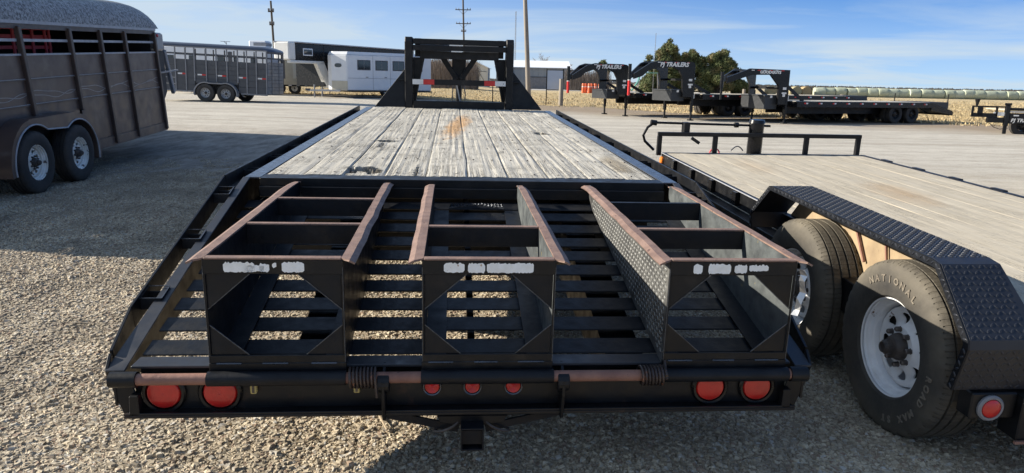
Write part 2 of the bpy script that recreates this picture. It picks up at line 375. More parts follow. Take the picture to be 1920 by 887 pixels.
def old_wood(name, base1, base2, gap, grain, crack, stain=True, tint=.25):
    t = NT(name); o = t.obj(); r = t.rnd()
    cmb = t.n.new('ShaderNodeCombineXYZ'); t.l.new(t.math('MULTIPLY', r, 37.0), cmb.inputs[0]); t.l.new(t.math('MULTIPLY', r, 91.0), cmb.inputs[1])
    ad = t.n.new('ShaderNodeVectorMath'); ad.operation = 'ADD'; t.l.new(o, ad.inputs[0]); t.l.new(cmb.outputs[0], ad.inputs[1]); v = ad.outputs[0]
    g1 = t.noise(t.map(v, (grain, grain * .05, grain)), 1.0, 6, .65, .5)
    g2 = t.noise(t.map(v, (9, 1.4, 9)), 1.0, 5, .6, .8)
    c = t.mix(t.ramp(g1, .3, .7), base1, base2)
    c = t.mix(t.ramp(g2, .4, .75, 0, .5), c, tuple(x * .72 for x in base1))
    cr = t.noise(t.map(v, (26, .55, 26)), 1.0, 5, .75, 1.6)
    k = t.ramp(t.math('ABSOLUTE', t.math('SUBTRACT', cr, .5)), 0, .022, 1, 0)
    k2 = t.math('MULTIPLY', k, t.ramp(t.noise(v, 2.2, 4, .6), .42, .6))
    cross = t.noise(t.map(v, (2.2, 14, 2)), 1.0, 5, .7, 1.0)
    kc = t.math('MULTIPLY', t.ramp(t.math('ABSOLUTE', t.math('SUBTRACT', cross, .5)), 0, .012, 1, 0), t.ramp(t.noise(v, 3.1, 3), .5, .62))
    kk = t.math('MULTIPLY', t.math('MAXIMUM', k2, t.math('MULTIPLY', kc, .7)), crack)
    c = t.mix(kk, c, (.055, .05, .045))
    c = t.mix(t.math('MULTIPLY', r, tint), c, tuple(x * .6 for x in base2))
    if stain == 1:
        gp = t.geo(); ps = t.n.new('ShaderNodeSeparateXYZ'); t.l.new(gp, ps.inputs[0])
        def blob(cx, cy, rx, ry, seed):
            dx = t.math('DIVIDE', t.math('SUBTRACT', ps.outputs[0], cx), rx); dy = t.math('DIVIDE', t.math('SUBTRACT', ps.outputs[1], cy), ry)
            d = t.math('SQRT', t.math('ADD', t.math('MULTIPLY', dx, dx), t.math('MULTIPLY', dy, dy)))
            d = t.math('ADD', d, t.math('MULTIPLY', t.math('SUBTRACT', t.noise(t.map(gp, (9, 3, 3), loc=(seed, 0, 0)), 1, 5, .7), .5), 1.6))
            return t.ramp(d, 1.0, .45)
        c = t.mix(t.math('MULTIPLY', blob(*STAIN_A, 1), .8), c, (.46, .27, .12))
        for hx, hy, rx, ry in ROT: c = t.mix(t.math('MULTIPLY', blob(hx, hy, rx, ry, hx * 9), .85), c, (.045, .038, .03))
        c = t.mix(t.math('MULTIPLY', blob(*STAIN_B, 2), .6), c, (.22, .17, .10))
    if stain == 2:
        gp = t.geo(); ps = t.n.new('ShaderNodeSeparateXYZ'); t.l.new(gp, ps.inputs[0])
        for (cx, cy, rx, ry, sd, am) in STAINS_C:
            dx = t.math('DIVIDE', t.math('SUBTRACT', ps.outputs[0], cx), rx); dy = t.math('DIVIDE', t.math('SUBTRACT', ps.outputs[1], cy), ry)
            d = t.math('SQRT', t.math('ADD', t.math('MULTIPLY', dx, dx), t.math('MULTIPLY', dy, dy)))
            d = t.math('ADD', d, t.math('MULTIPLY', t.math('SUBTRACT', t.noise(t.map(gp, (6, 2, 3), loc=(sd, 0, 0)), 1, 5, .7), .5), 1.2))
            c = t.mix(t.math('MULTIPLY', t.ramp(d, 1.0, .3), am), c, (.33, .22, .12))
    t.set('Base Color', c); t.set('Roughness', .85); t.set('Specular IOR Level', .2)
    t.bump(t.math('SUBTRACT', t.math('MULTIPLY', g1, .6), t.math('MULTIPLY', kk, 1.6)), .8, .006); return t.m
ROT = ((-1.07, 5.83, .10, .07), (.245, 6.77, .07, .10), (-.93, 4.35, .13, .10), (-.86, 4.28, .08, .10)); STAIN_A = (-.58, 7.35, .13, 1.5); STAIN_B = (.70, 4.85, .11, .42)
OLDWOOD = old_wood('weathered_deck_wood', (.41, .385, .33), (.52, .495, .435), 0, 120, .85, 1)
STAINS_C = ((2.9, 5.3, .25, .55, 3, .55), (2.2, 6.5, .2, .5, 5, .25))
NEWWOOD = old_wood('pale_deck_wood', (.42, .37, .285), (.51, .46, .37), 0, 30, .25, 2, .12)

# text as mesh, drawn in the x-z plane facing -y, starting at x = 0
_tc = {}
def text_mesh(txt, size, ext=0.002, off=0.0, shear=0.0):
    cu = bpy.data.curves.new('t', 'FONT'); cu.body = txt; cu.size = size; cu.extrude = ext; cu.offset = off; cu.shear = shear; cu.resolution_u = 2
    ob = bpy.data.objects.new('t', cu); COL.objects.link(ob)
    bpy.context.view_layer.update()
    me = bpy.data.meshes.new_from_object(ob.evaluated_get(bpy.context.evaluated_depsgraph_get()))
    vs = [tuple(v.co) for v in me.vertices]; fs = [tuple(p.vertices) for p in me.polygons]
    bpy.data.objects.remove(ob); bpy.data.curves.remove(cu); bpy.data.meshes.remove(me)
    w = max(v[0] for v in vs) - min(v[0] for v in vs); x0 = min(v[0] for v in vs)
    return [(v[0] - x0, v[1], v[2]) for v in vs], fs, w
def put_text(mb, txt, size, org, xd, yd, **k):
    vs, fs, w = text_mesh(txt, size, **k); xd, yd = Vector(xd).normalized(), Vector(yd).normalized(); n = xd.cross(yd); o = Vector(org)
    mb.add([o + xd * v[0] + yd * v[1] + n * v[2] for v in vs], fs); return w

# ================================================================ SETTING
def edge_y(x):
    xs = [-400, -30, -10, 4.6, 8, 15, 25, 60, 400]; ys = [52, 48, 47, 43, 37, 33, 29, 17, 15]
    return float(np.interp(x, xs, ys))
def axis_pts(lo, hi, segs):
    out = [lo]
    for upto, step in segs:
        while out[-1] < upto - 1e-6: out.append(min(out[-1] + step, upto))
    return out
gx = axis_pts(-1500, 1500, [(-400, 220), (-120, 40), (-40, 8), (-8, 1.0), (6, .14), (30, 1.0), (60, 5), (140, 16), (400, 40), (1500, 220)])
gy = axis_pts(-60, 2600, [(1, 6), (9.5, .12), (30, .6), (60, 1.0), (130, 7), (400, 30), (2600, 275)])
from mathutils import noise as mnoise
def gh(x, y):
    h = gz(x, y)
    if y < 11 and -9 < x < 7:
        w = ss(11 - y, 0, 3) * ss(x + 9, 0, 1.5) * ss(7 - x, 0, 1.5) * ss(y, 0, 1)
        h += w * (.022 * mnoise.noise(Vector((x * .9, y * .9, 0))) + .012 * mnoise.noise(Vector((x * 3.1, y * 3.1, 2))) + .006 * mnoise.noise(Vector((x * 8, y * 8, 5))))
        h -= .015 * math.exp(-((x + 3.7 + .45 * (y - 4)) / .16) ** 2) * w     # an old wheel rut
    return h
nx, ny = len(gx), len(gy)
gv = [(x, y, gh(x, y)) for y in gy for x in gx]
gf, ff = [], []
for j in range(ny - 1):
    for i in range(nx - 1):
        q = (j * nx + i, j * nx + i + 1, (j + 1) * nx + i + 1, (j + 1) * nx + i)
        gf.append(q)
        if gy[j] > edge_y(gx[i]) + 1.2 * mnoise.noise(Vector((gx[i] * .35, gy[j] * .35, 0))): ff.append(q)
b = MB(); b.v = gv; b.f = gf
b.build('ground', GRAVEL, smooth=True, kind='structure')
b = MB(); used = sorted({i for q in ff for i in q}); mp = {u: k for k, u in enumerate(used)}
b.v = [(gv[u][0], gv[u][1], gv[u][2] + .012) for u in used]; b.f = [tuple(mp[i] for i in q) for q in ff]
b.build('field', FIELD, kind='structure')
b = MB(); xs = [-300, -60, -20, 0, 20, 60, 300]
for a_, c_ in zip(xs, xs[1:]):
    b.add([(a_, 112, gz(a_, 112) + .03), (c_, 112, gz(c_, 112) + .03), (c_, 126, gz(c_, 126) + .03), (a_, 126, gz(a_, 126) + .03)], [(0, 1, 2, 3)])
b.build('road', ROADM, kind='structure')

# loose gravel: small faceted stones lying on the yard
def cluster(seed, n, rad):
    rs = np.random.RandomState(seed); b = MB(); placed = []
    base = [(-1, -1, -.6), (1, -1, -.6), (1, 1, -.6), (-1, 1, -.6), (-.6, -.6, .8), (.6, -.6, .8), (.6, .6, .8), (-.6, .6, .8)]
    for i in range(n):
        a, q = rs.rand() * 6.283, rad * rs.rand() ** .5; s_ = .0032 + .0085 * rs.rand() ** 3.6; th = rs.rand() * 6.283; c, sn = math.cos(th), math.sin(th)
        sx, sy, sz = s_ * (.7 + .6 * rs.rand()), s_ * (.6 + .4 * rs.rand()), s_ * (.45 + .35 * rs.rand()); tl_ = (rs.rand() - .5) * .7
        vs = []
        for x, y, z in base:
            x, y, z = sx * (x + .5 * (rs.rand() - .5)), sy * (y + .5 * (rs.rand() - .5)), sz * (z + .5 * (rs.rand() - .5)); z += x * tl_
            vs.append((x * c - y * sn + q * math.cos(a), x * sn + y * c + q * math.sin(a), z + s_ * .22))
        b.add(vs, [(4, 5, 6, 7), (0, 1, 5, 4), (1, 2, 6, 5), (2, 3, 7, 6), (3, 0, 4, 7)])
    me = b.data('gravel_cluster'); me.materials.append(PEBBLE); return bpy.data.objects.new('gravel_cluster', me)
def gravel_points(n, x0, x1, y0, y1):
    rs = np.random.RandomState(8); pts = []
    while len(pts) < n:
        y = y0 + (y1 - y0) * rs.rand() ** 1.7; x = x0 + (x1 - x0) * rs.rand()
        if abs(x) > y * .76 + .4 or (x > 3.3 and y > 4): continue
        den = mnoise.noise(Vector((x * .9, y * .7, 7))) + .5 * mnoise.noise(Vector((x * 2.6, y * 2.2, 3)))
        if rs.rand() > min(1, max(.25, .85 + 1.2 * den)) * (1 - .97 * ss(y + 1.6 * den, 4.6, y1)): continue
        pts.append((x, y, gh(x, y) + .0005))
    me = bpy.data.meshes.new('loose_gravel'); me.from_pydata(pts, [], []); me.materials.append(PEBBLE); return me
gpo = bpy.data.objects.new('loose_gravel', gravel_points(52000, -8.5, 4.6, 2.0, 13.0)); COL.objects.link(gpo)
tag(gpo, 'loose tan and grey gravel spread over the yard surface', None, kind='stuff')
ng = bpy.data.node_groups.new('scatter_gravel', 'GeometryNodeTree')
ng.interface.new_socket('Geometry', in_out='INPUT', socket_type='NodeSocketGeometry'); ng.interface.new_socket('Geometry', in_out='OUTPUT', socket_type='NodeSocketGeometry')
gi, go_ = ng.nodes.new('NodeGroupInput'), ng.nodes.new('NodeGroupOutput'); iop = ng.nodes.new('GeometryNodeInstanceOnPoints'); jn = ng.nodes.new('GeometryNodeJoinGeometry')
for sd in (21, 22, 23, 24):
    oi = ng.nodes.new('GeometryNodeObjectInfo'); oi.inputs['Object'].default_value = cluster(sd, 32, .085); oi.inputs['As Instance'].default_value = True; ng.links.new(oi.outputs['Geometry'], jn.inputs[0])
rv = ng.nodes.new('FunctionNodeRandomValue'); rv.data_type = 'FLOAT_VECTOR'; rv.inputs['Min'].default_value = (0, 0, 0); rv.inputs['Max'].default_value = (0, 0, 6.283)
rsn = ng.nodes.new('FunctionNodeRandomValue'); rsn.data_type = 'FLOAT'; rsn.inputs[2].default_value = .7; rsn.inputs[3].default_value = 1.45; rsn.inputs['Seed'].default_value = 5
ng.links.new(gi.outputs[0], iop.inputs['Points']); ng.links.new(jn.outputs[0], iop.inputs['Instance']); iop.inputs['Pick Instance'].default_value = True
ng.links.new(rv.outputs[0], iop.inputs['Rotation']); ng.links.new(rsn.outputs[1], iop.inputs['Scale']); ng.links.new(iop.outputs[0], go_.inputs[0])
gm = gpo.modifiers.new('scatter', 'NODES'); gm.node_group = ng

# dry grass on the field
rs = np.random.RandomState(11); b = MB()
cnt = 0
while cnt < 42000:
    t_ = rs.rand(); y = 29 + 60 * t_ ** 1.6; x = (rs.rand() * 1.7 - .72) * y
    e = edge_y(x)
    dd = y - e + 1.5 * mnoise.noise(Vector((x * .5, y * .5, 1)))
    if dd < -.6: continue
    if dd < 1.0 and rs.rand() > .5: continue
    z = gz(x, y); h = .04 + .13 * rs.rand() ** 2 * (1 if mnoise.noise(Vector((x * .3, y * .8, 4))) > -.1 else .4); a = rs.rand() * 3.14; w = .012 + .03 * rs.rand()
    dx, dy = math.cos(a) * w, math.sin(a) * w; lx, ly = (rs.rand() - .5) * .12, (rs.rand() - .5) * .12
    b.add([(x - dx, y - dy, z), (x + dx, y + dy, z), (x + dx * .4 + lx, y + dy * .4 + ly, z + h), (x - dx * .8 + lx, y + ly, z + h * .8)], [(0, 1, 2, 3)]); cnt += 1
tag(b.build('dry_grass', GRASS), 'dry golden grass over the field beyond the gravel yard', None, kind='stuff')

# ================================================================ WHEELS
def tyre_data(name, Rt=.385, W=.235, rim=.216, n=144, detail=True):
    h = W / 2; p = [(rim, -h * .82), (rim + .012, -h * .95), (rim + .05, -h * 1.02), (rim + (Rt - rim) * .55, -h * 1.04), (Rt - .035, -h * .98), (Rt - .016, -h * .90), (Rt - .004, -h * .80)]
    if detail:
        sh = len(p) - 1
        for g in (-.285, -.095, .095, .285):
            a = g * W
            p += [(Rt + .001, a - .0058), (Rt - .010, a - .0048), (Rt - .010, a + .0048), (Rt + .001, a + .0058)]
    else: sh = -9
    q = [(r, -a) for r, a in p[:7]][::-1]
    p = p + q; last = len(p) - 7
    def mod(i, k):
        if detail and i in (4, 5, 6, last, last + 1, last + 2) and (k % 4) < 1: return -.009 if i in (5, 6, last, last + 1) else -.003
        return 0
    b = MB().lathe(p, n, 'x', mod=mod)
    return b.data(name, True)
def rim_data(name, rim=.216, W=.17, n=72, spokes=8, holes='tri'):
    # barrel with lips (outer face towards -x)
    h = W / 2
    b = MB().lathe([(rim - .004, -h - .012), (rim + .010, -h - .018), (rim + .014, -h - .012), (rim + .010, -h - .004), (rim - .002, -h - .002), (rim - .004, -h + .008), (rim - .014, -h + .014), (rim - .018, -h + .030), (rim - .026, -h + .036), (rim - .030, -h + .070), (rim - .036, h - .02), (rim + .006, h)], n, 'x')
    rings = [.058, .088, .096, .103, .108, .114, .122, .131, .140, .147, .151, .156, .166, rim - .040, rim - .036]
    off = [.034, .036, .046, .052, .056, .060, .062, .061, .057, .053, .051, .048, .047, .052, .068]
    xs = [-h + o_ for o_ in off]; vs, fs = [], []
    sol, hol = (4, 8) if n > 50 else (2, 4)
    per = 2 * sol + hol; m = per * spokes; r0_, r1_ = rings[3], rings[10]
    for r_, x_ in zip(rings, xs):
        q_ = min(max((r_ - r0_) / (r1_ - r0_), 0), 1); half = (.05 + .24 * q_) * (1 - .25 * q_ ** 8) if holes == 'tri' else .2 * math.sqrt(max(.05, 1 - (2 * q_ - 1) ** 2))
        for k in range(m):
            sp, kk = divmod(k, per)
            if kk < sol: ph = (.5 - half) * kk / sol
            elif kk < sol + hol: ph = .5 - half + 2 * half * (kk - sol) / hol
            else: ph = .5 + half + (.5 - half) * (kk - sol - hol) / sol
            t = 2 * math.pi * (sp + ph) / spokes; vs.append((x_, r_ * math.cos(t), r_ * math.sin(t)))
    for i in range(len(rings) - 1):
        for k in range(m):
            if 3 <= i < 10 and sol <= k % per < sol + hol and not (i in (3, 9) and (k % per == sol or k % per == sol + hol - 1)): continue
            fs.append((i * m + k, i * m + (k + 1) % m, (i + 1) * m + (k + 1) % m, (i + 1) * m + k))
    b.add(vs, fs)
    k2 = [(x + .005, y, z) for x, y, z in vs]; b.add(k2, [f[::-1] for f in fs])
    return b.data(name, True)
def hub_data(name, W=.17, stick=.075):
    h = W / 2; x = -h + .034
    b = MB().lathe([(0.0, x - stick - .002), (.026, x - stick), (.032, x - stick + .006), (.033, x - stick + .028), (.046, x - stick + .034), (.052, x - .028), (.060, x - .012), (.064, x + .01), (.064, x + .08)], 28, 'x')
    b.lathe([(.016, x - stick - .001), (.018, x - stick - .006), (.024, x - stick - .006), (.026, x - stick)], 20, 'x')
    return b.data(name, True)
def drum_data(name, W=.17):
    h = W / 2; return MB().lathe([(.0, h - .05), (.155, h - .05), (.155, h - .0), (0, h)], 32, 'x').data(name, True)
def lug_data(name):
    return MB().lathe([(.0, -.022), (.008, -.022), (.0115, -.018), (.0115, 0), (.014, .003)], 6, 'x').data(name)
def add_mat(me, m): me.materials.append(m); return me
T_NEAR = add_mat(tyre_data('tyre'), TYRE); RIM_W = add_mat(rim_data('rim'), WHEELW); HUB_D = add_mat(hub_data('hub'), HUB); LUG_D = add_mat(lug_data('lug_nut'), LUG); DRUM_D = add_mat(drum_data('brake_drum'), DARKIN)
T_BR = add_mat(tyre_data('tyre', .39, .23, .216, 96), TYRED); RIM_B = add_mat(rim_data('rim', holes='tri'), WHEELB)
T_FAR = add_mat(tyre_data('tyre', .385, .235, .21, 40, False), TYRED); RIM_G = add_mat(rim_data('rim', n=40, holes='round'), WHEELG)
RIM_FW = add_mat(rim_data('rim', n=32, holes='round'), WHEELB); RIM_BK = add_mat(rim_data('rim', n=32, holes='round'), BLACKG)
def wheel(parent, loc, tyre, rim, rotz=0, spin=0, full=True, hub=True):
    w = inst(tyre, 'wheel', parent, loc, (spin, 0, rotz))
    inst(rim, 'rim', w)
    if hub: inst(HUB_D, 'hub', w)
    inst(DRUM_D, 'brake_drum', w)
    if full:
        for k in range(8):
            t = 2 * math.pi * (k + .5) / 8; inst(LUG_D, 'lug_nut', w, (-.085 + .030, .0795 * math.cos(t), .0795 * math.sin(t)))
    return w
# end of wheels

# ================================================================ THE BIG FLATBED IN FRONT
DZ = .935      # deck height above the thing's base
TP = Vector((-.266, 4.04, .935))
TRM = Matrix.Rotation(R(4.829), 3, 'Z') @ Matrix.Rotation(R(1.676), 3, 'X') @ Matrix.Rotation(R(.311), 3, 'Y')
ft = thing('flatbed_trailer', 'long black gooseneck flatbed, weathered wood deck, three rusty ramps folded in the foreground', 'trailer', TP, (4.829, 1.676, .311))
YB = -1.625
def plank(parent, mat, x0, x1, y0, y1, z1, th, seed, holes=(), ny=110, nx=7, rough=.0022, crown=.0016, gap=.0022, drop=.004):
    if holes: nx = 20
    rs_ = random.Random(seed); xs_ = [i / nx for i in range(nx + 1)]; vs = []
    ysl = {round(y0 + (y1 - y0) * j / ny, 4) for j in range(ny + 1)}
    for hx, hy, rx, ry, dp in holes:
        k_ = -ry * 1.7
        while k_ < ry * 1.7:
            if y0 < hy + k_ < y1: ysl.add(round(hy + k_, 4))
            k_ += .007
    ysl = sorted(ysl); ny = len(ysl) - 1
    for y in ysl:
        for i in xs_:
            e = gap + gap * .7 * mnoise.noise(Vector((y * 1.7, seed * 3.1, 0)))
            x = x0 + e + (x1 - x0 - 2 * e) * i
            z = z1 - crown * (2 * i - 1) ** 2 + rough * mnoise.noise(Vector((x * 40 + seed, y * 1.3, seed))) * 2 + .003 * mnoise.noise(Vector((seed * 5., y * .8, 1)))
            if i in (0.0, 1.0): z -= drop
            for hx, hy, rx, ry, dp in holes:
                d = math.hypot((x - hx) / rx, (y - hy) / ry) + .55 * mnoise.noise(Vector((x * 45, y * 26, 3)))
                if d < 1: z -= dp * min(1, (1 - d) * 3.2)
            vs.append((x, y, z))
    m = nx + 1; fs = [(j * m + i, j * m + i + 1, (j + 1) * m + i + 1, (j + 1) * m + i) for j in range(ny) for i in range(nx)]
    b = MB().add(vs, fs); n0 = len(vs)
    bot = [(v[0], v[1], z1 - th) for v in vs if True]
    # side skirts
    sk = []; idx = []
    for j in range(ny + 1):
        for i in (0, nx): sk.append((vs[j * m + i][0], vs[j * m + i][1], z1 - th))
    b.add(sk, []); 
    for j in range(ny):
        b.f.append((j * m, (j + 1) * m, n0 + 2 * (j + 1), n0 + 2 * j)); b.f.append((j * m + nx, n0 + 2 * j + 1, n0 + 2 * (j + 1) + 1, (j + 1) * m + nx))
    b.f.append(tuple(range(nx + 1)) + (n0 + 1, n0)); k = ny * m; b.f.append(tuple(range(k, k + nx + 1))[::-1] + (n0 + 2 * ny, n0 + 2 * ny + 1))
    return b.build('plank', mat, parent)
seams = [-1.143, -.935, -.706, -.476, -.235, .010, .252, .492, .728, .950, 1.143]
HOLES = [(-.60, 1.83, .085, .07, .09), (-.66, 1.86, .04, .03, .08), (-.63, 1.58, .02, .16, .03), (.73, 2.68, .05, .10, .09), (.79, 2.60, .04, .05, .08), (-.62, .36, .075, .09, .09), (-.55, .26, .05, .09, .08), (-.68, .30, .03, .16, .04), (-.30, .3, .008, .22, .03), (.3, 4.6, .02, .06, .02)]
for k in range(10):
    plank(ft, OLDWOOD, seams[k], seams[k + 1], .105 + .012 * math.sin(k * 2.7), 5.72, .004 + .002 * math.sin(k * 1.9), .045, k + 1, [h for h in HOLES if seams[k] - .1 < h[0] < seams[k + 1] + .1])
# black screw heads
b = MB(); rs_ = random.Random(5)
for k in range(10):
    for yy in [.2 + .61 * j for j in range(10)]:
        for f_ in (.25, .75):
            if rs_.random() < .75: b.lathe([(.006, .0085), (.0065, .003)], 6, 'z', (seams[k] + f_ * (seams[k + 1] - seams[k]) + rs_.uniform(-.02, .02), yy + rs_.uniform(-.01, .01), 0), cap=True)
b.build('deck_screws', LUG, ft, kind='stuff')
for sgn in (-1, 1):
    b = MB(); X = lambda a: sgn * a
    x0, x1 = sorted((X(1.147), X(1.232)))
    b.box(x0, x1, .0, 5.72, -.006, .003)
    b.build('side_rail_top', STEELEDGE, ft, bevel=.002)
    b = MB(); x0, x1 = sorted((X(1.222), X(1.230))); b.box(x0, x1, 0, 5.72, -.18, -.007); x0, x1 = sorted((X(1.17), X(1.221))); b.box(x0, x1, 0, 5.72, -.188, -.18)
    x0, x1 = sorted((X(1.2325), X(1.322))); b.box(x0, x1, -.02, 5.70, -.062, -.052)
    b.build('side_rail_channel', BLACK, ft)
    # rub rail following the dovetail
    path = [(X(1.318), 5.70, .0), (X(1.330), -.03, -.004), (X(1.337), -1.27, -.326), (X(1.297), -1.535, -.392), (X(1.285), -1.60, -.43)]
    b = MB()
    for p_, q_ in zip(path, path[1:]): b.beam(Vector(p_) - Vector((0, 0, .026)), Vector(q_) - Vector((0, 0, .026)), .012, .094)
    b.build('rub_rail', BLACK, ft, bevel=.002)
    pk = MB(); w = .004
    for y in [-.25, -.72, -1.2]: 
        z = -.004 + (y + .03) * .26; xa, xb = sorted((X(1.245), X(1.331)))
        for (c0, c1, d0, d1) in ((xa, xb, y, y + w), (xa, xb, y + .09, y + .09 + w), (xa, xa + w, y, y + .094), (xb - w, xb, y, y + .094)):
            pk.slab([(c0, d0, z - .035), (c1, d0, z - .035), (c1, d0, z + .012), (c0, d0, z + .012)], (0, d1 - d0, .26 * (d1 - d0))) if d1 - d0 < .01 else pk.slab([(c0, d0, z - .035), (c0, d1, z - .012), (c0, d1, z + .034), (c0, d0, z + .012)], (c1 - c0, 0, 0))
        me = pk.data('stake_pocket'); pk = MB(); me.materials.append(BLACK2); po = inst(me, 'stake_pocket', ft)
        rim_ = MB(); A_, B_, C_, D_ = (xa, y, z + .0135), (xb, y, z + .0135), (xb, y + .092, z + .0355), (xa, y + .092, z + .0355)
        for p_, q_ in ((A_, B_), (B_, C_), (C_, D_), (D_, A_)): rim_.beam(p_, q_, .005, .003)
        rim_.build('pocket_rim', STEELEDGE, po)
    b = MB(); xa, xb = sorted((X(1.232), X(1.324)))
    for (c0, c1, d0, d1) in ((xa, xb, -.045, -.041), (xa, xb, .041, .045), (xa, xa + .004, -.041, .041), (xb - .004, xb, -.041, .041)): b.box(c0, c1, d0, d1, -.07, -.008)
    me = b.data('stake_pocket'); me.materials.append(BLACK2)
    for j in range(9): inst(me, 'stake_pocket', ft, (0, .35 + .6 * j, 0))
    # dovetail top flange and web
    b = MB()
    b.slab([(X(1.200), -.005, .004), (X(1.238), -.005, .004), (X(1.270), -.955, -.241), (X(1.284), YB, -.414), (X(1.218), YB, -.414), (X(1.222), -.955, -.241)], (0, 0, -.009))
    b.build('dovetail_flange', BLACK3, ft, bevel=.002)
    b = MB(); b.slab([(X(1.225), -.005, -.008), (X(1.262), YB, -.426), (X(1.262), YB, -.55), (X(1.225), -.005, -.19)], (X(-.008), 0, 0))
    b.build('dovetail_side_plate', BLACK, ft)
    b = MB(); b.slab([(X(1.21), YB + .012, -.430), (X(1.272), YB + .012, -.430), (X(1.268), YB + .012, -.49), (X(1.236), YB + .012, -.588), (X(1.17), YB + .012, -.588)], (0, -.010, 0))
    b.slab([(X(1.17), YB + .0, -.50), (X(1.20), YB + .0, -.50), (X(1.205), YB, -.575), (X(1.17), YB, -.575)], (0, -.03, 0))
    b.build('bumper_end_plate', BLACK, ft, bevel=.002)
MB().box(-1.14, 1.14, .25, .262, -.55, -.125).build('gap_shade_plate', BLACK, ft)  # dark plate added to stand in for the shade behind the upper slat gaps
b = MB(); b.box(-1.144, 1.144, -.028, .098, -.1, .0035); b.box(-1.144, 1.144, -.052, -.0285, -.10, -.040); b.build('rear_crossbeam', BLACK, ft, bevel=.003)
# dovetail slats
sl = MB(); cs = math.cos(math.atan(.197)); sn = math.sin(math.atan(.197))
sl.slab([(-1.20, 0, 0), (-1.20, -.099 * cs, -.099 * sn), (-1.20, -.099 * cs + .008 * sn, -.099 * sn - .008 * cs), (-1.20, .008 * sn, -.008 * cs)], (2.40, 0, 0))
sl.slab([(-1.20, -.004, -.0085), (-1.20, -.010, -.0095), (-1.20, -.010, -.030), (-1.20, -.004, -.030)], (2.40, 0, 0))
sme = sl.data('slat'); sme.materials.append(BLACK2)
for y in (-.07, -.21, -.36, -.52, -.668, -.81, -.962, -1.115, -1.267, -1.425):
    o = inst(sme, 'slat', ft, (0, y, -.10 + .197 * y)); m_ = o.modifiers.new('bevel', 'BEVEL'); m_.width = .003; m_.segments = 1
b = MB(); b.box(-1.20, 1.20, -1.618, -1.535, -.412, -.402); b.box(-1.20, 1.20, -1.545, -1.535, -.50, -.413); b.build('dovetail_end_beam', BLACK3, ft, bevel=.002)
# longitudinal frame beams below
for x, w in ((-.60, .15), (.60, .15), (0, .028)):
    b = MB(); b.slab([(x - w / 2, 5.7, -.06), (x - w / 2, .0, -.14), (x - w / 2, -1.55, -.455), (x - w / 2, -1.55, -.58 if w > .1 else -.5), (x - w / 2, -.2, -.50 if w > .1 else -.30), (x - w / 2, 5.7, -.45 if w > .1 else -.2)], (w, 0, 0))
    b.build('frame_beam', BLACK, ft)
b = MB()
for j in range(12): b.box(-1.14, 1.14, .3 + .45 * j, .33 + .45 * j, -.12, -.052)
b.build('deck_crossmembers', BLACK, ft, kind='stuff')
for y in (2.75, 3.72):
    b = MB(); b.tube([(-.75, y, -.52), (.75, y, -.52)], .055, 12); b.build('axle', BLACK, ft)
    for s_ in (-1, 1):
        for x_ in (.78, 1.05): wheel(ft, (s_ * x_, y, -.935 + .385 - .029 * y), T_FAR, RIM_BK, 0 if s_ < 0 else math.pi, full=False)
# bumper
b = MB(); b.box(-1.20, 1.20, -1.60, -1.592, -.574, -.44); b.box(-1.225, 1.225, -1.655, -1.591, -.586, -.575); b.box(-1.225, 1.225, -1.655, -1.648, -.5745, -.566)
b.build('bumper', BUMPM, ft, bevel=.0015)
b = MB(); rp = random.Random(2)
def lamp(x, z, r, big=True):
    g = MB().lathe([(r * 1.38, 0), (r * 1.38, -.010), (r * 1.28, -.016), (r * 1.12, -.014), (r * 1.08, -.004)], 32, 'y', (x, -1.601, z)).build('lamp_ring', BLACKG if big else STEELEDGE, None, True)
    l = MB().lathe([(r * 1.07, -.003), (r * 1.02, -.012)] + [(r * (.96 - .06 * k_), -.0145 - .0045 * (1 - (.96 - .06 * k_) ** 2) + (.0009 if k_ % 2 else 0)) for k_ in range(16)] + [(.0005, -.0192)], 32, 'y', (x, -1.601, z)).build('tail_light', REDLENS, ft, True)
    g.parent = l
    return l
for x in (-1.100, -.905): lamp(x, -.510, .056)
for x in (.902, 1.085): lamp(x, -.508, .051)
for x in (-.148, 0, .151): lamp(x, -.494, .026, False)
for x, z in ((-.785, -.492), (-.420, -.492)):
    c = MB().box(x - .011, x + .011, -1.622, -1.601, z - .02, z + .022).build('wiring_plug', YELLOWC, ft, bevel=.003)
    MB().box(x - .004, x + .004, -1.624, -1.6225, z - .014, z + .02).build('plug_slot', LUG, c)
for x in (-.325, .322):
    b = MB(); b.slab([(x, -1.60, -.40), (x, -1.69, -.44), (x, -1.69, -.50), (x, -1.665, -.60), (x, -1.60, -.60)], (.012, 0, 0)); b.tube([(x - .015, -1.655, -.454), (x + .027, -1.655, -.454)], .036, 16); b.build('hinge_bracket', BLACK, ft, bevel=.002)
# hinge pipe
YP, ZP = -1.655, -.4355
MB().tube([(-1.235, YP, ZP), (1.235, YP, ZP)], .0205, 18).build('hinge_pipe', RUSTP, ft, True)
MB().tube([(-1.255, YP, ZP), (-1.165, YP, ZP)], .028, 18).build('pipe_collar', BLACK, ft, True)
MB().tube([(1.185, YP, ZP), (1.25, YP, ZP)], .028, 18).build('pipe_collar', BLACK, ft, True)
for x0, x1 in ((-.440, -.345), (.612, .705)):
    pts = []; turns = 7.5; n = 110
    for i in range(n + 1):
        t = i / n; a = t * turns * 2 * math.pi; pts.append((x0 + (x1 - x0) * t, YP + .034 * math.cos(a), ZP + .034 * math.sin(a)))
    pts.append((x1 + .005, YP - .036, ZP - .06) if x0 < 0 else (x1 + .003, YP + .02, ZP + .05))
    MB().tube(pts, .0052, 7).build('torsion_spring', SPRING, ft, True)
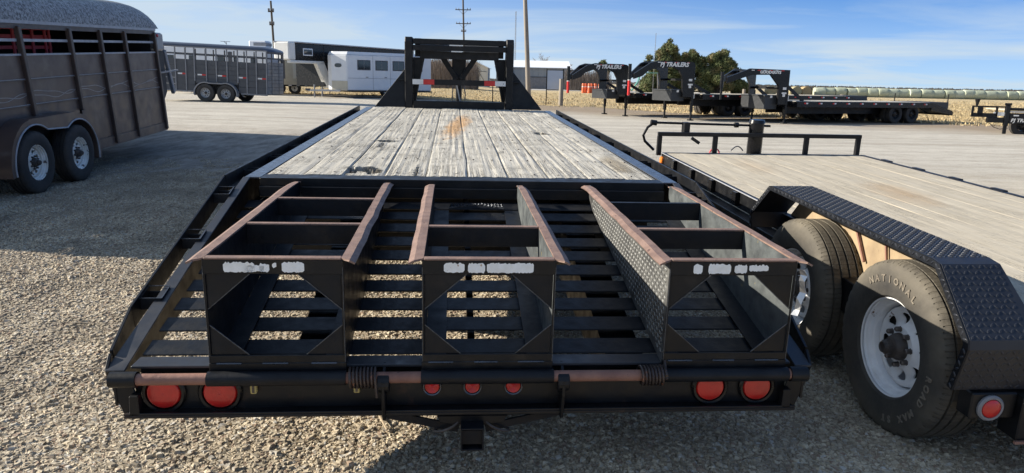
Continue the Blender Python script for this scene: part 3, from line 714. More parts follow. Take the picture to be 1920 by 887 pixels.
# receiver hitch
MB().box(-.33, .33, -1.63, -1.60, -.602, -.5865).build('hitch_crossbar', BLACK2, ft, bevel=.002)
for s_ in (-1, 1): MB().beam((s_ * .325, -1.615, -.598), (s_ * .05, -1.615, -.662), .03, .010, (0, 1, 0)).build('hitch_brace', BLACK2, ft, bevel=.001)
MB().slab([(-.13, -1.62, -.6025), (.13, -1.62, -.6025), (.12, -1.62, -.628), (.06, -1.62, -.640), (-.06, -1.62, -.640), (-.12, -1.62, -.628)], (0, -.012, 0)).build('hitch_gusset', BLACK, ft, bevel=.002)
b = MB()
for c in ((-.042, .042, -.630, -.624), (-.042, .042, -.714, -.708), (-.042, -.036, -.7075, -.6305), (.036, .042, -.7075, -.6305)): b.box(c[0], c[1], -1.69, -1.3, c[2], c[3])
b.build('receiver_tube', BLACK2, ft, bevel=.001)
b = MB(); b.box(-.036, .036, -1.675, -1.66, -.64, -.7069 + .012); b.build('receiver_insert', BLACK2, ft)
for s_ in (-1, 1):
    b = MB(); pts = [(s_ * (.048 + .05 * (1 - math.cos(a)) * .9), -1.62 - .02 * math.sin(a), -.618 - .05 * math.sin(a * .5)) for a in [i * .35 for i in range(13)]]
    b.tube(pts, .005, 6); b.build('safety_chain_loop', LUG, ft, True)

# folded ramps
RW = .236
def jag(x0, x1, z0, z1, rg, step=.0045, am=.0032):
    top, bot = [], []; n = max(3, int((x1 - x0) / step))
    for i in range(n + 1):
        x = x0 + (x1 - x0) * i / n; e = .6 if i in (0, n) else 1
        top.append((x, z1 - (z1 - z0) * (1 - e) * .5 + rg.uniform(-am, am))); bot.append((x, z0 + (z1 - z0) * (1 - e) * .5 + rg.uniform(-am * .6, am * .6)))
    return bot + top[::-1]
def vtop(y): return 0
def tread_lugs(b, o, u, v, n, nu, nv, pu, pv, L=.011, W=.0035, H=.0016, test=None):
    # raised oval lugs on a plate: o origin, u/v unit directions, n outward
    o, u, v, n = map(Vector, (o, u, v, n))
    for i in range(nu):
        for j in range(nv):
            c = o + u * (pu * (i + .5)) + v * (pv * (j + .5))
            if test and not test(c): continue
            d = (u + v if (i + j) % 2 else u - v).normalized(); e = n.cross(d)
            k = [c + d * L, c + d * L * .45 + e * W, c - d * L * .45 + e * W, c - d * L, c - d * L * .45 - e * W, c + d * L * .45 - e * W]
            t = [p * 1 + n * H for p in (c + d * L * .62, c + d * L * .25 + e * W * .5, c - d * L * .25 + e * W * .5, c - d * L * .62, c - d * L * .25 - e * W * .5, c + d * L * .25 - e * W * .5)]
            b.add([tuple(p) for p in k + t], [(a_, (a_ + 1) % 6, 6 + (a_ + 1) % 6, 6 + a_) for a_ in range(6)] + [(6, 7, 8, 9, 10, 11)])
    return b
def ramp(xc, idx, crossbars, stickers, y_front):
    L, Rr = xc - RW, xc + RW; yr = YB - .004; rg = random.Random(40 + idx)
    b = MB()
    b.box(L, Rr, yr - .006, yr, -.057, -.007)                 # top band
    b.box(L, Rr, yr - .006, yr, -.385, -.357)                 # bottom band
    b.box(L - .002, Rr + .002, yr - .0065, yr + .004, -.430, -.3865)
    b.box(L + .001, L + .008, yr - .0055, yr, -.356, -.058); b.box(Rr - .008, Rr - .001, yr - .0055, yr, -.356, -.058)
    root = b.build('ramp', BLACK, ft, bevel=.0012, label=('folded ramp on the left of the dovetail', 'folded ramp in the middle of the dovetail', 'folded ramp on the right with a tread plate side')[idx])
    gus = [((L + .009, -.058), (L + .155, -.058), (L + .009, -.186)), ((Rr - .009, -.058), (Rr - .155, -.058), (Rr - .009, -.186)), ((L + .009, -.245), (L + .009, -.356), (L + .137, -.356)), ((Rr - .009, -.245), (Rr - .009, -.356), (Rr - .137, -.356))]
    for g in gus: MB().slab([(p[0], yr + .001, p[1]) for p in g], (0, .006, 0)).build('corner_gusset', BLACK2 if idx != 2 else BLACK, root, bevel=.001)
    for (ax, az), (bx_, bz), (cx2, cz2) in gus:
        pp = [(ax, az), (bx_, bz), (cx2, cz2)]; e_ = [(p, q) for p in pp for q in pp if p[0] < q[0] and abs(p[0] - q[0]) > .05 and abs(p[1] - q[1]) > .05][0]
        MB().beam((e_[0][0], yr - .0005, e_[0][1]), (e_[1][0], yr - .0005, e_[1][1]), .003, .0028, (0, 1, 0)).build('gusset_edge', EDGEW, root)
    for x_ in (L + .0015, Rr - .0015): MB().box(x_ - .0012, x_ + .0012, yr - .0075, yr - .0062, -.384, -.03).build('corner_weld', EDGEW, root)
    # side plates
    for s_, x in ((-1, L), (1, Rr)):
        m_ = (BLACK, BLACK) if idx == 0 else ((BLACK, GALV) if idx == 1 else (TREAD, GALV)); m_ = m_[0] if s_ < 0 else m_[1]
        xx = x if s_ < 0 else x - .006
        b = MB().slab([(xx, y_front, -.008), (xx, y_front, -.075), (xx, y_front - .12, -.128), (xx, yr + .0005, -.405), (xx, yr + .0005, -.008)], (.006, 0, 0))
        b.build('side_plate', m_, root)
        # bottom flange
        xa, xb = (x + .0065, x + .085) if s_ < 0 else (x - .085, x - .0065)
        b = MB(); b.slab([(xa, y_front - .12, -.128), (xb, y_front - .12, -.128), (xb, yr + .01, -.402), (xa, yr + .01, -.402)], (0, 0, -.006)); b.build('bottom_flange', BLACK if s_ < 0 else BLACK2, root)
        # rust-bare running edge
        xa, xb = (x - .046, x + .0055) if s_ < 0 else (x - .0055, x + .046)
        pts = [(xa, y_front + .05, -.004), (xb, y_front + .05, -.004), (xb, yr, -.001), (xa, yr - .028, -.001)] if s_ < 0 else [(xa, y_front + .05, -.004), (xb, y_front + .05, -.004), (xb, yr - .028, -.001), (xa, yr, -.001)]
        n = 16; top = []
        vs = []; fs = []
        for j in range(n + 1):
            t = j / n; y = pts[0][1] + (pts[3][1] - pts[0][1]) * t; y2 = pts[1][1] + (pts[2][1] - pts[1][1]) * t
            dz = .0035 * mnoise.noise(Vector((j * .7, idx, s_))) - .016 * max(0, 1 - t * 8) ** 1.5
            wob = .004 * mnoise.noise(Vector((j * .5, idx + 5, s_)))
            outer_drop = -.010
            if s_ < 0: vs += [(xa + wob, y, dz + outer_drop), (xa + .02 + wob, y, dz), (xb, y2, dz)]
            else: vs += [(xa, y, dz), (xb - .02 + wob, y2, dz), (xb + wob, y2, dz + outer_drop)]
        m = 3
        for j in range(n):
            for i in range(2): fs.append((j * m + i, (j + 1) * m + i, (j + 1) * m + i + 1, j * m + i + 1))
        b = MB().add(vs, fs); o = b.build('running_edge', RUST, root); md = o.modifiers.new('thick', 'SOLIDIFY'); md.thickness = .007; md.offset = -1 if True else 0
    if idx == 2:
        b = MB(); pu, pv = .0205, .0205
        def ok(c): return c.z < -.016 and c.z > -.13 + (c.y - (y_front - .12)) * (.277 / (yr - y_front + .12)) * -1 * -1 - .0 if False else (c.z < -.016 and c.z > (-.12 + (y_front - .12 - c.y) * -.177 if c.y < y_front - .12 else -.07) and yr + .015 < c.y < y_front - .01)
        tread_lugs(b, (L, yr, 0), (0, 1, 0), (0, 0, -1), (-1, 0, 0), int((y_front - yr) / pu), 20, pu, pv, L=.0098, W=.0032, H=.0022, test=ok)
        b.build('tread_lugs', LUGM, root, kind='stuff')
    # rear top edge, rust worn
    o = MB().box(L + .0065, Rr - .0065, yr - .0065, yr + .026, -.0065, .0005).build('worn_rear_edge', RUST, root, bevel=.002)
    for k, (y, rusty) in enumerate(crossbars):
        MB().box(L + .0065, Rr - .0065, y - .006, y, -.088, -.0085).build('crossbar', BLACK2, root)
        bb = MB().box(L + .0065, Rr - .0065, y - .007, y + .020, -.008, -.001)
        bb.build('crossbar_top', RUST if rusty else BLACK2, root, bevel=.001)
    # expanded metal in the front corners
    b = MB(); yf = y_front - .02
    for s_ in (-1, 1):
        xo = xc + s_ * (RW - .09); 
        for i in range(9):
            for j in range(5):
                x = xo - s_ * i * .018; y = yf - .03 - j * .018
                if (i * .018) / .16 + (j * .018) / .09 > 1.05: continue
                b.beam((x, y, -.11), (x - s_ * .010, y - .009, -.104), .003, .004); b.beam((x - s_ * .010, y - .009, -.104), (x - s_ * .018, y, -.11), .003, .004); b.beam((x, y, -.11), (x - s_ * .009, y + .009, -.114), .003, .003)
        b.beam((xo, yf - .13, -.108), (xo - s_ * .17, yf - .015, -.108), .006, .006)
    b.build('expanded_metal_corner', STEELEDGE, root)
    # peeling white reflective strip
    for x0, x1, z0, z1 in stickers:
        pl = jag(xc + x0, xc + x1, z0, z1, rg); MB().slab([(x, yr - .0063, z) for x, z in pl], (0, -.0009, 0)).build('peeling_sticker', PEEL, root)
    # weld beads and hinge sleeves
    b = MB()
    for c in (-.16, 0.0, .17):
        b.tube([(xc + c - .055 + rg.uniform(-.01, .01), yr - .008, -.3865), (xc + c + .035, yr - .008, -.3865)], .004, 6)
        b.tube([(xc + c - .045 + rg.uniform(-.01, .01), yr - .012, -.431), (xc + c + .03, yr - .012, -.431)], .005, 6)
    b.build('weld_bead', STEELEDGE, root, True, kind='stuff')
    MB().tube([(L - .003, YP, ZP), (Rr + .003, YP, ZP)], .0262, 20).build('hinge_sleeve', BLACK2, root, True)
    return root
ramp(-.689, 0, ((-.565, 1), (-1.105, 1)), ((-.165, -.060, -.050, -.016), (-.045, -.012, -.049, -.020), (-.002, .012, -.034, -.016), (.030, .105, -.050, -.014), (-.100, -.03, -.047, -.026)), -.06)
ramp(.053, 1, ((-1.13, 1),), ((-.160, -.088, -.049, -.015), (-.076, -.016, -.050, -.015), (-.010, .155, -.050, -.015)), -.10)
ramp(.936, 2, ((-.587, 0), (-1.148, 1)), ((-.150, -.117, -.050, -.016), (-.095, -.012, -.050, -.015), (.002, .048, -.048, -.018), (.056, .128, -.040, -.018)), -.06)
# bent strip of metal hanging off the right ramp
b = MB(); vs = []; 
for i in range(9):
    z = -.03 - i * .022; a = .012 * math.sin(i * .45) + .004 * math.sin(i * 2.1); vs += [(1.178 + a, YB - .012, z), (1.192 + a + .004 * math.sin(i * 1.7), YB - .03, z)]
b.add(vs, [(2 * i, 2 * i + 1, 2 * i + 3, 2 * i + 2) for i in range(8)]); o = b.build('bent_metal_strip', ALU, ft); md = o.modifiers.new('t', 'SOLIDIFY'); md.thickness = .002

# gooseneck of the big flatbed
GY = 5.74
b = MB(); b.box(-.61, .61, GY, GY + .11, -.06, .098); gn = b.build('neck_base_beam', BLACK, ft, bevel=.006)
for s_ in (-1, 1):
    x0, x1 = sorted((s_ * .622, s_ * .722))
    MB().slab([(x0, GY, -.1), (x0, GY, .86), (x0, GY + .05, .922), (x0, GY + .22, .922), (x0, GY + .26, .85), (x0, GY + .26, -.1)], (x1 - x0, 0, 0)).build('neck_upright', BLACK, ft, bevel=.008)
    MB().slab([(s_ * .723, GY + .09, .508), (s_ * 1.128, GY + .04, .006), (s_ * .723, GY + .04, .006)], (0, .012, 0)).build('side_gusset_plate', BLACK, ft, bevel=.002)
    MB().box(*sorted((s_ * .735, s_ * .81)), GY + .02, GY + .075, .36, .372).build('step_tab', BLACK2, ft)
    # inner leg plate seen beyond
    xo = s_ * .621
    MB().slab([(xo, GY + .2, .66), (xo - s_ * .155, GY + .2, .66), (xo - s_ * .10, GY + .2, .40), (xo - s_ * .025, GY + .2, .02), (xo, GY + .2, .02)], (0, .012, 0)).build('inner_brace_plate', BLACK if s_ < 0 else BLACK2, ft)
    MB().beam((xo - s_ * .135, GY + .17, .66), (xo - s_ * .02, GY + .17, .04), .014, .03, (0, 1, 0)).build('brace_rib', BLACK, ft)
    # neck beams running forward to the coupler
    MB().slab([(s_ * .60, GY + .262, .91), (s_ * .16, GY + 2.2, .91), (s_ * .10, GY + 2.2, .91), (s_ * .53, GY + .262, .91)], (0, 0, -.24)).build('neck_beam', BLACK, ft)
    MB().beam((s_ * .245, GY + .9, .68), (s_ * .03, GY + .9, .36), .075, .06, (0, 1, 0)).build('jack_brace', BLACK, ft, bevel=.003)
    MB().tube([(s_ * .075, GY + .85, .30), (s_ * .095, GY + .85, .15), (s_ * .085, GY + .85, .0), (s_ * .11, GY + .85, -.12), (s_ * .06, GY + .85, -.14)], .009, 6).build('safety_chain', STEELEDGE, ft)
MB().box(-.621, .621, GY + .04, GY + .12, .832, .903).build('neck_top_beam', BLACK, ft, bevel=.004)
MB().box(-.621, .621, GY + .02, GY + .10, .752, .822).build('neck_second_beam', BLACK, ft, bevel=.004)
MB().box(-.53, .53, GY + .16, GY + .26, .645, .748).build('neck_lower_beam', BLACK, ft, bevel=.004)
for z, x0, x1 in ((.8265, -.135, .04), (.748, -.11, .03)): MB().box(x0, x1, GY + .012, GY + .0195, z - .008, z + .007).build('sky_slot_strip', REFW, ft)  # white strips stand in for bright sky showing through slots between the beams
MB().box(-.10, .10, GY + .95, GY + 1.1, .30, .74).build('jack_housing', BLACK, ft, bevel=.01)
MB().tube([(0, GY + .95, .32), (0, GY + .95, -.30)], [.048, .040], 12).build('jack_leg', BLACK, ft, True)
MB().box(-.11, .11, GY + .87, GY + 1.03, -.02, .004).build('jack_plate', BLACK2, ft)
MB().beam((-.03, GY + .88, .28), (.03, GY + .88, .0), .02, .012, (0, 1, 0)).build('jack_handle_rod', ALU, ft)
bar = MB().box(-.621, .621, GY - .012, GY - .001, .31, .382).build('marker_bar', BLACK, ft)
for s_ in (-1, 1):
    MB().box(*sorted((s_ * .620, s_ * .478)), GY - .0145, GY - .0125, .313, .379).build('white_reflector', REFW, bar)
    MB().box(*sorted((s_ * .4775, s_ * .333)), GY - .0145, GY - .0125, .313, .379).build('red_reflector', RED, bar)
MB().lathe([(.0005, -.003), (.006, -.002), (.006, 0)], 8, 'y', (.59, GY - .0145, .345)).build('bolt', LUG, bar)

# ================================================================ THE LOW TRAILER ON THE RIGHT
T2 = thing('utility_trailer', 'low black utility trailer with pale wood deck and tread-plate fender, right foreground', 'trailer', (1.655, 2.97, 0), (4.7, 2.2, 0))
DK = .645; XL, XR = .228, 2.285; YF = 4.30
np2 = 14; pw = (XR - XL) / np2
for k in range(np2):
    plank(T2, NEWWOOD, XL + k * pw, XL + (k + 1) * pw, -.5, YF - .03, DK + .001 * math.sin(k * 2.1), .035, 50 + k, [], ny=40, nx=3, rough=.0005, crown=.0002, gap=.0004, drop=.0012)
for s_ in (0, 1):
    x = .2 if s_ == 0 else XR; xa, xb = (x, x + .0275) if s_ == 0 else (x + .0005, x + .028)
    MB().box(xa, xb, 1.3 if s_ == 0 else -.5, YF, DK - .125, DK + .004).build('side_rail', BLACK, T2, bevel=.003)
    MB().box(xa - .010 if s_ == 0 else xb, xa if s_ == 0 else xb + .022, 1.36 if s_ == 0 else -.5, YF, DK - .002, DK + .003).build('rail_top_edge', STRIPLT if s_ == 0 else BLACK, T2)  # worn top edge; the near side's pale tone also carries its glint
    if s_ == 0: MB().box(xa - .028, xa, 3.40, YF, DK - .119, DK - .113).build('rail_lower_glint', STRIPLT, T2)  # pale strip painting the glint along the lower flange
b = MB(); b.box(.10, .20, -.4, 4.3, DK - .30, DK - .128); b.build('outer_frame', BLACK, T2, bevel=.004)
def pocket(x, y): 
    b = MB().box(x - .036, x - .0005, y - .035, y + .035, DK - .105, DK - .006); b.box(x - .034, x - .0005, y + .042, y + .075, DK - .040, DK - .028)
    return b.build('stake_pocket', BLACKG, T2, bevel=.002)
for y in (3.82, 3.30, 2.79, 2.28, 1.76): pocket(.2, y)
for y in (3.9, 3.4, 2.9, 2.4, 1.95, 1.4, .9):
    MB().box(XR + .03, XR + .075, y - .07, y + .07, DK - .03, DK + .01).build('stake_pocket', BLACK, T2, bevel=.004)
for x, w in ((.55, .06), (1.2, .06), (1.9, .06)): MB().box(x, x + w, -.4, YF, DK - .22, DK - .036).build('frame_beam', BLACK, T2)
MB().box(.2, XR, YF - .028, YF + .02, DK - .12, DK + .002).build('front_beam', BLACK, T2, bevel=.003)
# front rack
b = MB(); rk = MB().box(.155, 2.30, YF + .021, YF + .065, DK + .165, DK + .205).build('front_rack', BLACK, T2, bevel=.004)
for x in (.175, .755, 1.72, 2.275): MB().box(x - .022, x + .022, YF + .0215, YF + .0645, DK - .03, DK + .1645).build('rack_post', BLACK, rk, bevel=.003)
# jack and crank
jk = MB().tube([(1.215, YF + .14, DK - .25), (1.215, YF + .14, DK + .30)], .075, 16).build('jack', BLACKG, T2, True)
MB().tube([(1.215, YF + .14, DK + .3005), (1.215, YF + .14, DK + .335)], [.083, .074], 16).build('jack_cap', BLACKG, jk, True)
b = MB(); b.tube([(.15, YF + .14, DK + .01), (.05, YF + .14, DK + .10), (.03, YF + .14, DK + .16), (.07, YF + .14, DK + .24), (.13, YF + .14, DK + .285)], .014, 8)
b.tube([(.12, YF + .14, DK + .29), (1.36, YF + .14, DK + .272)], .012, 8); b.tube([(.10, YF + .14, DK + .292), (.16, YF + .14, DK + .286)], .028, 10); b.tube([(.98, YF + .14, DK + .277), (1.02, YF + .14, DK + .277)], .026, 8)
b.build('crank_rod', BLACKG, T2, True)
MB().box(.43, .49, YF + .066, YF + .16, DK + .19, DK + .30).build('crank_bracket', BLACK, T2, bevel=.003)
MB().beam((.50, YF + .02, DK + .15), (.58, YF + .02, DK + .10), .03, .03).build('latch_tab', BLACK, T2)
MB().tube([(.78 + .05 * math.cos(a / 3), YF + .10, DK - .01 + .045 * math.sin(a / 3)) for a in range(0, 11)], .008, 6).build('red_cap_ring', REDP, T2, True)
MB().tube([(.95 + .07 * i / 8 * 1.8, YF + .09, DK + .02 + .045 * math.sin(math.pi * i / 8)) for i in range(9)], .006, 6).build('wiring_cable', STEELEDGE, T2, True)
am = MB().lathe([(.040, .0), (.040, -.012), (.034, -.020), (.0005, -.024)], 24, 'x', (.199, YF - .02, DK - .075)).build('amber_marker_light', AMBER, T2, True)
# fender: profile in y-z
prof = [(1.50, .56), (1.525, .66), (1.285, .867), (1.24, .874), (-.21, .860), (-.265, .850), (-.485, .625), (-.492, .59), (-.45, .41)]
FX0, FX1 = -.022, .218
def offset_prof(p, d):
    out = []
    for i in range(len(p)):
        a = Vector(p[max(i - 1, 0)]); c = Vector(p[min(i + 1, len(p) - 1)]); t = (c - a).normalized(); n = Vector((t.y, -t.x))
        out.append((p[i][0] - n.x * d, p[i][1] - n.y * d))
    return out
pin = offset_prof(prof, -.006)
if sum(q[1] for q in pin) > sum(q[1] for q in prof): pin = offset_prof(prof, .006)
n = len(prof); FXR = [FX1] * 5 + [.222, .272, .290, .300]; vs = [(FX0, y, z) for y, z in prof] + [(x_, y, z) for x_, (y, z) in zip(FXR, prof)] + [(FX0, y, z) for y, z in pin] + [(x_, y, z) for x_, (y, z) in zip(FXR, pin)]
fs = []
for i in range(n - 1): fs += [(i, i + 1, n + i + 1, n + i), (2 * n + i, 3 * n + i, 3 * n + i + 1, 2 * n + i + 1), (i, 2 * n + i, 2 * n + i + 1, i + 1), (n + i, n + i + 1, 3 * n + i + 1, 3 * n + i)]
fs += [(0, n, 3 * n, 2 * n), (n - 1, 3 * n - 1, 4 * n - 1, 2 * n - 1)]
FEND = simple('fender_black', (.013, .0145, .020), (.020, .022, .028), 16, .36, .50, spec=.5)
fend = MB().add(vs, fs).build('fender', FEND, T2, bevel=.0015)
bpy.context.view_layer.update()
# folded lip on the outer edge
lin = offset_prof(prof, -.030)
if sum(q[1] for q in lin) > sum(q[1] for q in prof): lin = offset_prof(prof, .030)
vs = [(FX0 - .001, y, z) for y, z in prof] + [(FX0 - .001, y, z) for y, z in lin]
o = MB().add(vs, [(i, n + i, n + i + 1, i + 1) for i in range(n - 1)]).build('fender_lip', BLACK2, fend); md = o.modifiers.new('t', 'SOLIDIFY'); md.thickness = .006; md.offset = 1
b = MB()
for i in (2, 4, 6):
    pass
for (ya, za), (yb, zb) in zip(prof, prof[1:]):
    a_, c_ = Vector((0, ya, za)), Vector((0, yb, zb)); L_ = (c_ - a_).length
    if L_ < .06: 
        continue
    u = (c_ - a_).normalized(); nrm = Vector((1, 0, 0)).cross(u)
    if nrm.z < 0 and abs(nrm.z) > .05: nrm = -nrm
    if ya < -.2 and nrm.y > 0: nrm = -nrm
    if ya > 1.2 and nrm.y < 0 and nrm.z < .9: nrm = -nrm
    pu = .0235; nu = int(L_ / pu); 
    tread_lugs(b, Vector((FX0 + .003, ya, za)) + nrm * .0003, u, (1, 0, 0), nrm, nu, 10 if ya > -.45 else 11, L_ / nu, (FX1 - FX0 - .006) / 10, L=.0115, W=.0044, H=.0036 if nrm.z > .9 else .0016)
# lugs along the folded lip
for (ya, za), (yb, zb), (yc, zc) in zip(prof, prof[1:], lin):
    a_, c_ = Vector((0, ya, za)), Vector((0, yb, zb)); L_ = (c_ - a_).length; u = (c_ - a_).normalized(); v_ = (Vector((0, yc, zc)) - a_).normalized(); nu = max(1, int(L_ / .0235))
    if L_ > .05: tread_lugs(b, Vector((FX0 - .0072, ya, za)), u, v_, (-1, 0, 0), nu, 1, L_ / nu, .028, L=.012, W=.0045, H=.003)
b.build('tread_lugs', FEND, fend, kind='stuff')
# dust caked inner wall with two rods
MB().slab([(.219, 1.47, .40), (.219, 1.50, .62), (.219, 1.27, .855), (.219, -.22, .845), (.219, -.46, .62), (.219, -.43, .40)], (.005, 0, 0)).build('inner_fender_wall', DUSTY, T2)
MB().beam((.205, .78, .855), (.205, .60, .60), .012, .012).build('wall_rod', RUSTP, T2)
MB().beam((.205, .47, .85), (.205, .40, .60), .010, .010).build('wall_rod', RUSTP, T2)
# wheels on the near side
w1 = wheel(T2, (.118, .02, .383), T_NEAR, RIM_W, 0, .25)
w2 = wheel(T2, (.118, .945, .350), T_NEAR, RIM_W, 0, 1.1)
for y in (.02, .945): MB().tube([(.2, y, .37 - .035 * y), (2.2, y, .37 - .035 * y)], .045, 12).build('axle', BLACK, T2, True)
for y in (.02, .945): wheel(T2, (2.45, y, .38 - .035 * y), T_FAR, RIM_W, math.pi, full=False)
# lettering on the near tyre sidewall
def arc_text(txt, r, a0, da, size, flip=False):
    b = MB()
    for i, ch in enumerate(txt):
        if ch == ' ': continue
        vs, fs, w = text_mesh(ch, size, ext=.0018, off=.0012); a = a0 + da * i
        rad = Vector((0, math.cos(a), math.sin(a)))        # in wheel plane: y forward, z up
        # seen from -x: forward (+y) is to the left, so clockwise reading runs from +y over +z to -y
        xd = Vector((0, math.sin(a), -math.cos(a))) * -1; yd = rad
        xd = Vector((0, -math.sin(a), math.cos(a)))
        c = rad * r
        b.add([tuple(c + xd * (v[0] - w / 2) + yd * v[1] + Vector((-1, 0, 0)) * v[2]) for v in vs], fs)
    return b
LT = -.1235
t_ = arc_text('NATIONAL', .290, R(58), R(8.6), .043); o = t_.build('raised_lettering', TYREL, w1, loc=(LT, 0, 0), kind='stuff'); o.rotation_euler = (-.25, 0, 0)
t_ = arc_text('ROAD MAX ST', .298, R(182), R(7.4), .042); o = t_.build('raised_lettering', TYREL, w1, loc=(LT, 0, 0), kind='stuff'); o.rotation_euler = (-.25, 0, 0)
# tail beam and light
MB().box(.045, .226, -.47, -.395, .300, .405).build('light_bracket', BLACK, T2, bevel=.005)
MB().box(.2265, 2.3, -.50, -.40, .22, .398).build('rear_beam', BLACK, T2, bevel=.004)
MB().box(.2275, 2.3, -.508, -.5005, .375, .382).build('rear_beam_edge', ALU, T2)
MB().box(.215, .5, -.515, -.505, .215, .225).build('rusty_beam_edge', RUSTP, T2)
l = MB().lathe([(.0375, 0), (.036, -.012), (.025, -.018), (.0005, -.020)], 28, 'y', (.120, -.472, .347)).build('tail_light', REDLENS, T2, True)
MB().lathe([(.052, 0.0), (.052, -.008), (.046, -.013), (.039, -.012), (.038, 0)], 28, 'y', (.120, -.471, .347)).build('lamp_ring', GREYP, l, True)
MB().lathe([(.020, 0.0), (.020, -.006), (.012, -.007), (.0005, -.007)], 16, 'y', (.33, -.5085, .30)).build('reflector', STRIPLT, T2, True)

# ================================================================ BROWN STOCK TRAILER ON THE LEFT
BT = thing('stock_trailer', 'dark brown stock trailer with mottled grey roof, cut off by the left edge', 'trailer', (-5.95, 9.25, 0), (5.0, 2.4, 0))
BX, BW = -.22, 2.05; YR, YFR = -2.55, 4.27
LEAN = .10
def by(y, z): return y - LEAN * (z - 1.06)
def sheet(z0, z1, y0, y1, mat, name, x=BX, t=.012, par=BT, **k):
    return MB().slab([(x, by(y0, z0), z0), (x, by(y1, z0), z0), (x, by(y1, z1), z1), (x, by(y0, z1), z1)], (-t, 0, 0)).build(name, mat, par, **k)
posts = [-2.42, -1.25, .03, 1.24, 2.14, 2.98, 4.20]
for z0, z1 in ((1.39, 1.68), (1.07, 1.37), (.42, 1.05)):
    for a_, c_ in zip(posts, posts[1:]):
        lo = z0
        if z0 < .5 and a_ < 1.2 : lo = .86
        sheet(lo, z1, a_ + .03, c_ - .03, BROWN, 'side_panel', bevel=.004)
for z, t in ((1.685, .022), (1.378, .018), (1.06, .018)):
    for a_, c_ in zip(posts, posts[1:]):
        sheet(z - .009, z + .009, a_ + .034, c_ - .034, STRIPLT if z > 1.6 else BROWN2, 'panel_ledge', BX + t)
        sheet(z + .0095, z + .0155, a_ + .034, c_ - .034, STRIPLT, 'ledge_edge', BX + t - .004, .012)
for a_, c_ in zip(posts, posts[1:]):
    sheet(1.845, 1.88, a_ + .03, c_ - .03, STRIPLT, 'vent_rail', BX + .004, .03)
for y in posts:
    zb = .30 if y > 1.3 else .90
    MB().slab([(BX + .052, by(y, zb) - .034, zb), (BX + .052, by(y, zb) + .034, zb), (BX + .052, by(y, 2.03) + .034, 2.03), (BX + .052, by(y, 2.03) - .034, 2.03)], (-.064, 0, 0)).build('side_post', BROWN2, BT, bevel=.008)
sheet(2.0, 2.06, YR, YFR, BROWN2, 'top_rail', BX + .02, .05); sheet(2.062, 2.10, YR, YFR, STRIPLT, 'roof_trim', BX + .035, .03)
sheet(.27, .42, 1.30, YFR + .02, BROWN, 'bottom_rail', BX + .012, .05, bevel=.006)
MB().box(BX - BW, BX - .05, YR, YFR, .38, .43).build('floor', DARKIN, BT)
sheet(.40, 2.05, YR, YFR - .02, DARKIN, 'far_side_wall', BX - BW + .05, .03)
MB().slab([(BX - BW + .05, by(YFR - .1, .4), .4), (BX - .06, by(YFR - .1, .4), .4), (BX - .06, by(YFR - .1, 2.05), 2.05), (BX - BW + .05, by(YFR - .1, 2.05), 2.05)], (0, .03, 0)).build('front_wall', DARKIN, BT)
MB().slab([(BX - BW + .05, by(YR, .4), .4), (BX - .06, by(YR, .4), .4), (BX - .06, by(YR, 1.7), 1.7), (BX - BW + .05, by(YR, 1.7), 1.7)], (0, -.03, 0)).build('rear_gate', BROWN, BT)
for y in (1.2, .1): MB().beam((BX - 1.1, y - .02, .42), (BX - 1.1, y - .12, 2.06), .05, .05).build('divider_post', GREYP, BT)
# arched roof rounding down at the nose
vs, fs = [], []; na, nb_ = 24, 30
for j in range(nb_ + 1):
    for i in range(na + 1):
        q_ = -math.cos(math.pi * i / na); yf = 4.40 + .75 * (1 - abs(q_) ** 2.2)
        t_ = j / nb_; y = YR - .03 + (yf - YR + .03) * (1 - (1 - t_) ** 1.9)
        tt = max(0, (y - 2.9) / (yf - 2.9)); zz = .45 * (1 - abs(q_) ** 4.5) ** .5 * max(0.0, 1 - tt ** 4) ** .5
        vs.append((BX - BW / 2 + (BW / 2 + .035) * q_, by(y, 2.1), 2.10 + zz))
m = na + 1
for j in range(nb_):
    for i in range(na): fs.append((j * m + i, j * m + i + 1, (j + 1) * m + i + 1, (j + 1) * m + i))
fs.append(tuple(range(m)))
MB().add(vs, fs).build('roof', MOTTLE, BT, True)
# front cap below the roof, nose side panel
MB().slab([(BX + .01, by(YFR, 1.1) - .0, 1.75), (BX + .01, by(YFR, 2.0) + .02, 2.09), (BX - .25, by(YFR, 2) + .42, 2.02), (BX - .25, by(YFR, 1.1) + .42, 1.70)], (-1.5, 0, 0)).build('nose_cap', GREYP, BT, bevel=.01)
MB().slab([(-.32, 4.30, 1.70), (-.62, 5.6, 1.70), (-.95, 6.5, 1.70), (-1.5, 6.5, 1.70), (-1.85, 5.6, 1.70), (-2.15, 4.30, 1.70)], (0, 0, .34)).build('gooseneck_nose', GREYP, BT, bevel=.03)
MB().beam((-.90, 6.35, 1.69), (-.92, 6.75, .80), .07, .12).build('gooseneck_leg', GREYP, BT, bevel=.01); MB().slab([(-.34, 4.33, .5), (-.85, 6.2, .85), (-.85, 6.2, 1.69), (-.34, 4.33, 1.69)], (-1.2, 0, 0)).build('nose_bulkhead', DARKIN, BT)
MB().beam((-.6, 5.2, 1.28), (-.85, 6.9, 1.28), .03, .03).build('tie_rod', GREYP, BT)
MB().slab([(BX - .01, by(YFR, .5) + .0, .35), (BX - .01, by(YFR, 1.7), 1.72), (BX - .3, by(YFR, 1.7) + .35, 1.68), (BX - .3, by(YFR, .5) + .35, .4)], (-1.4, 0, 0)).build('nose_panel', BROWN, BT, bevel=.01)
MB().lathe([(.03, 0), (.03, .015), (.022, .024), (.0005, .026)], 16, 'x', (BX + .04, by(4.28, 1.98), 1.98)).build('marker_light', REDLENS, BT, True)
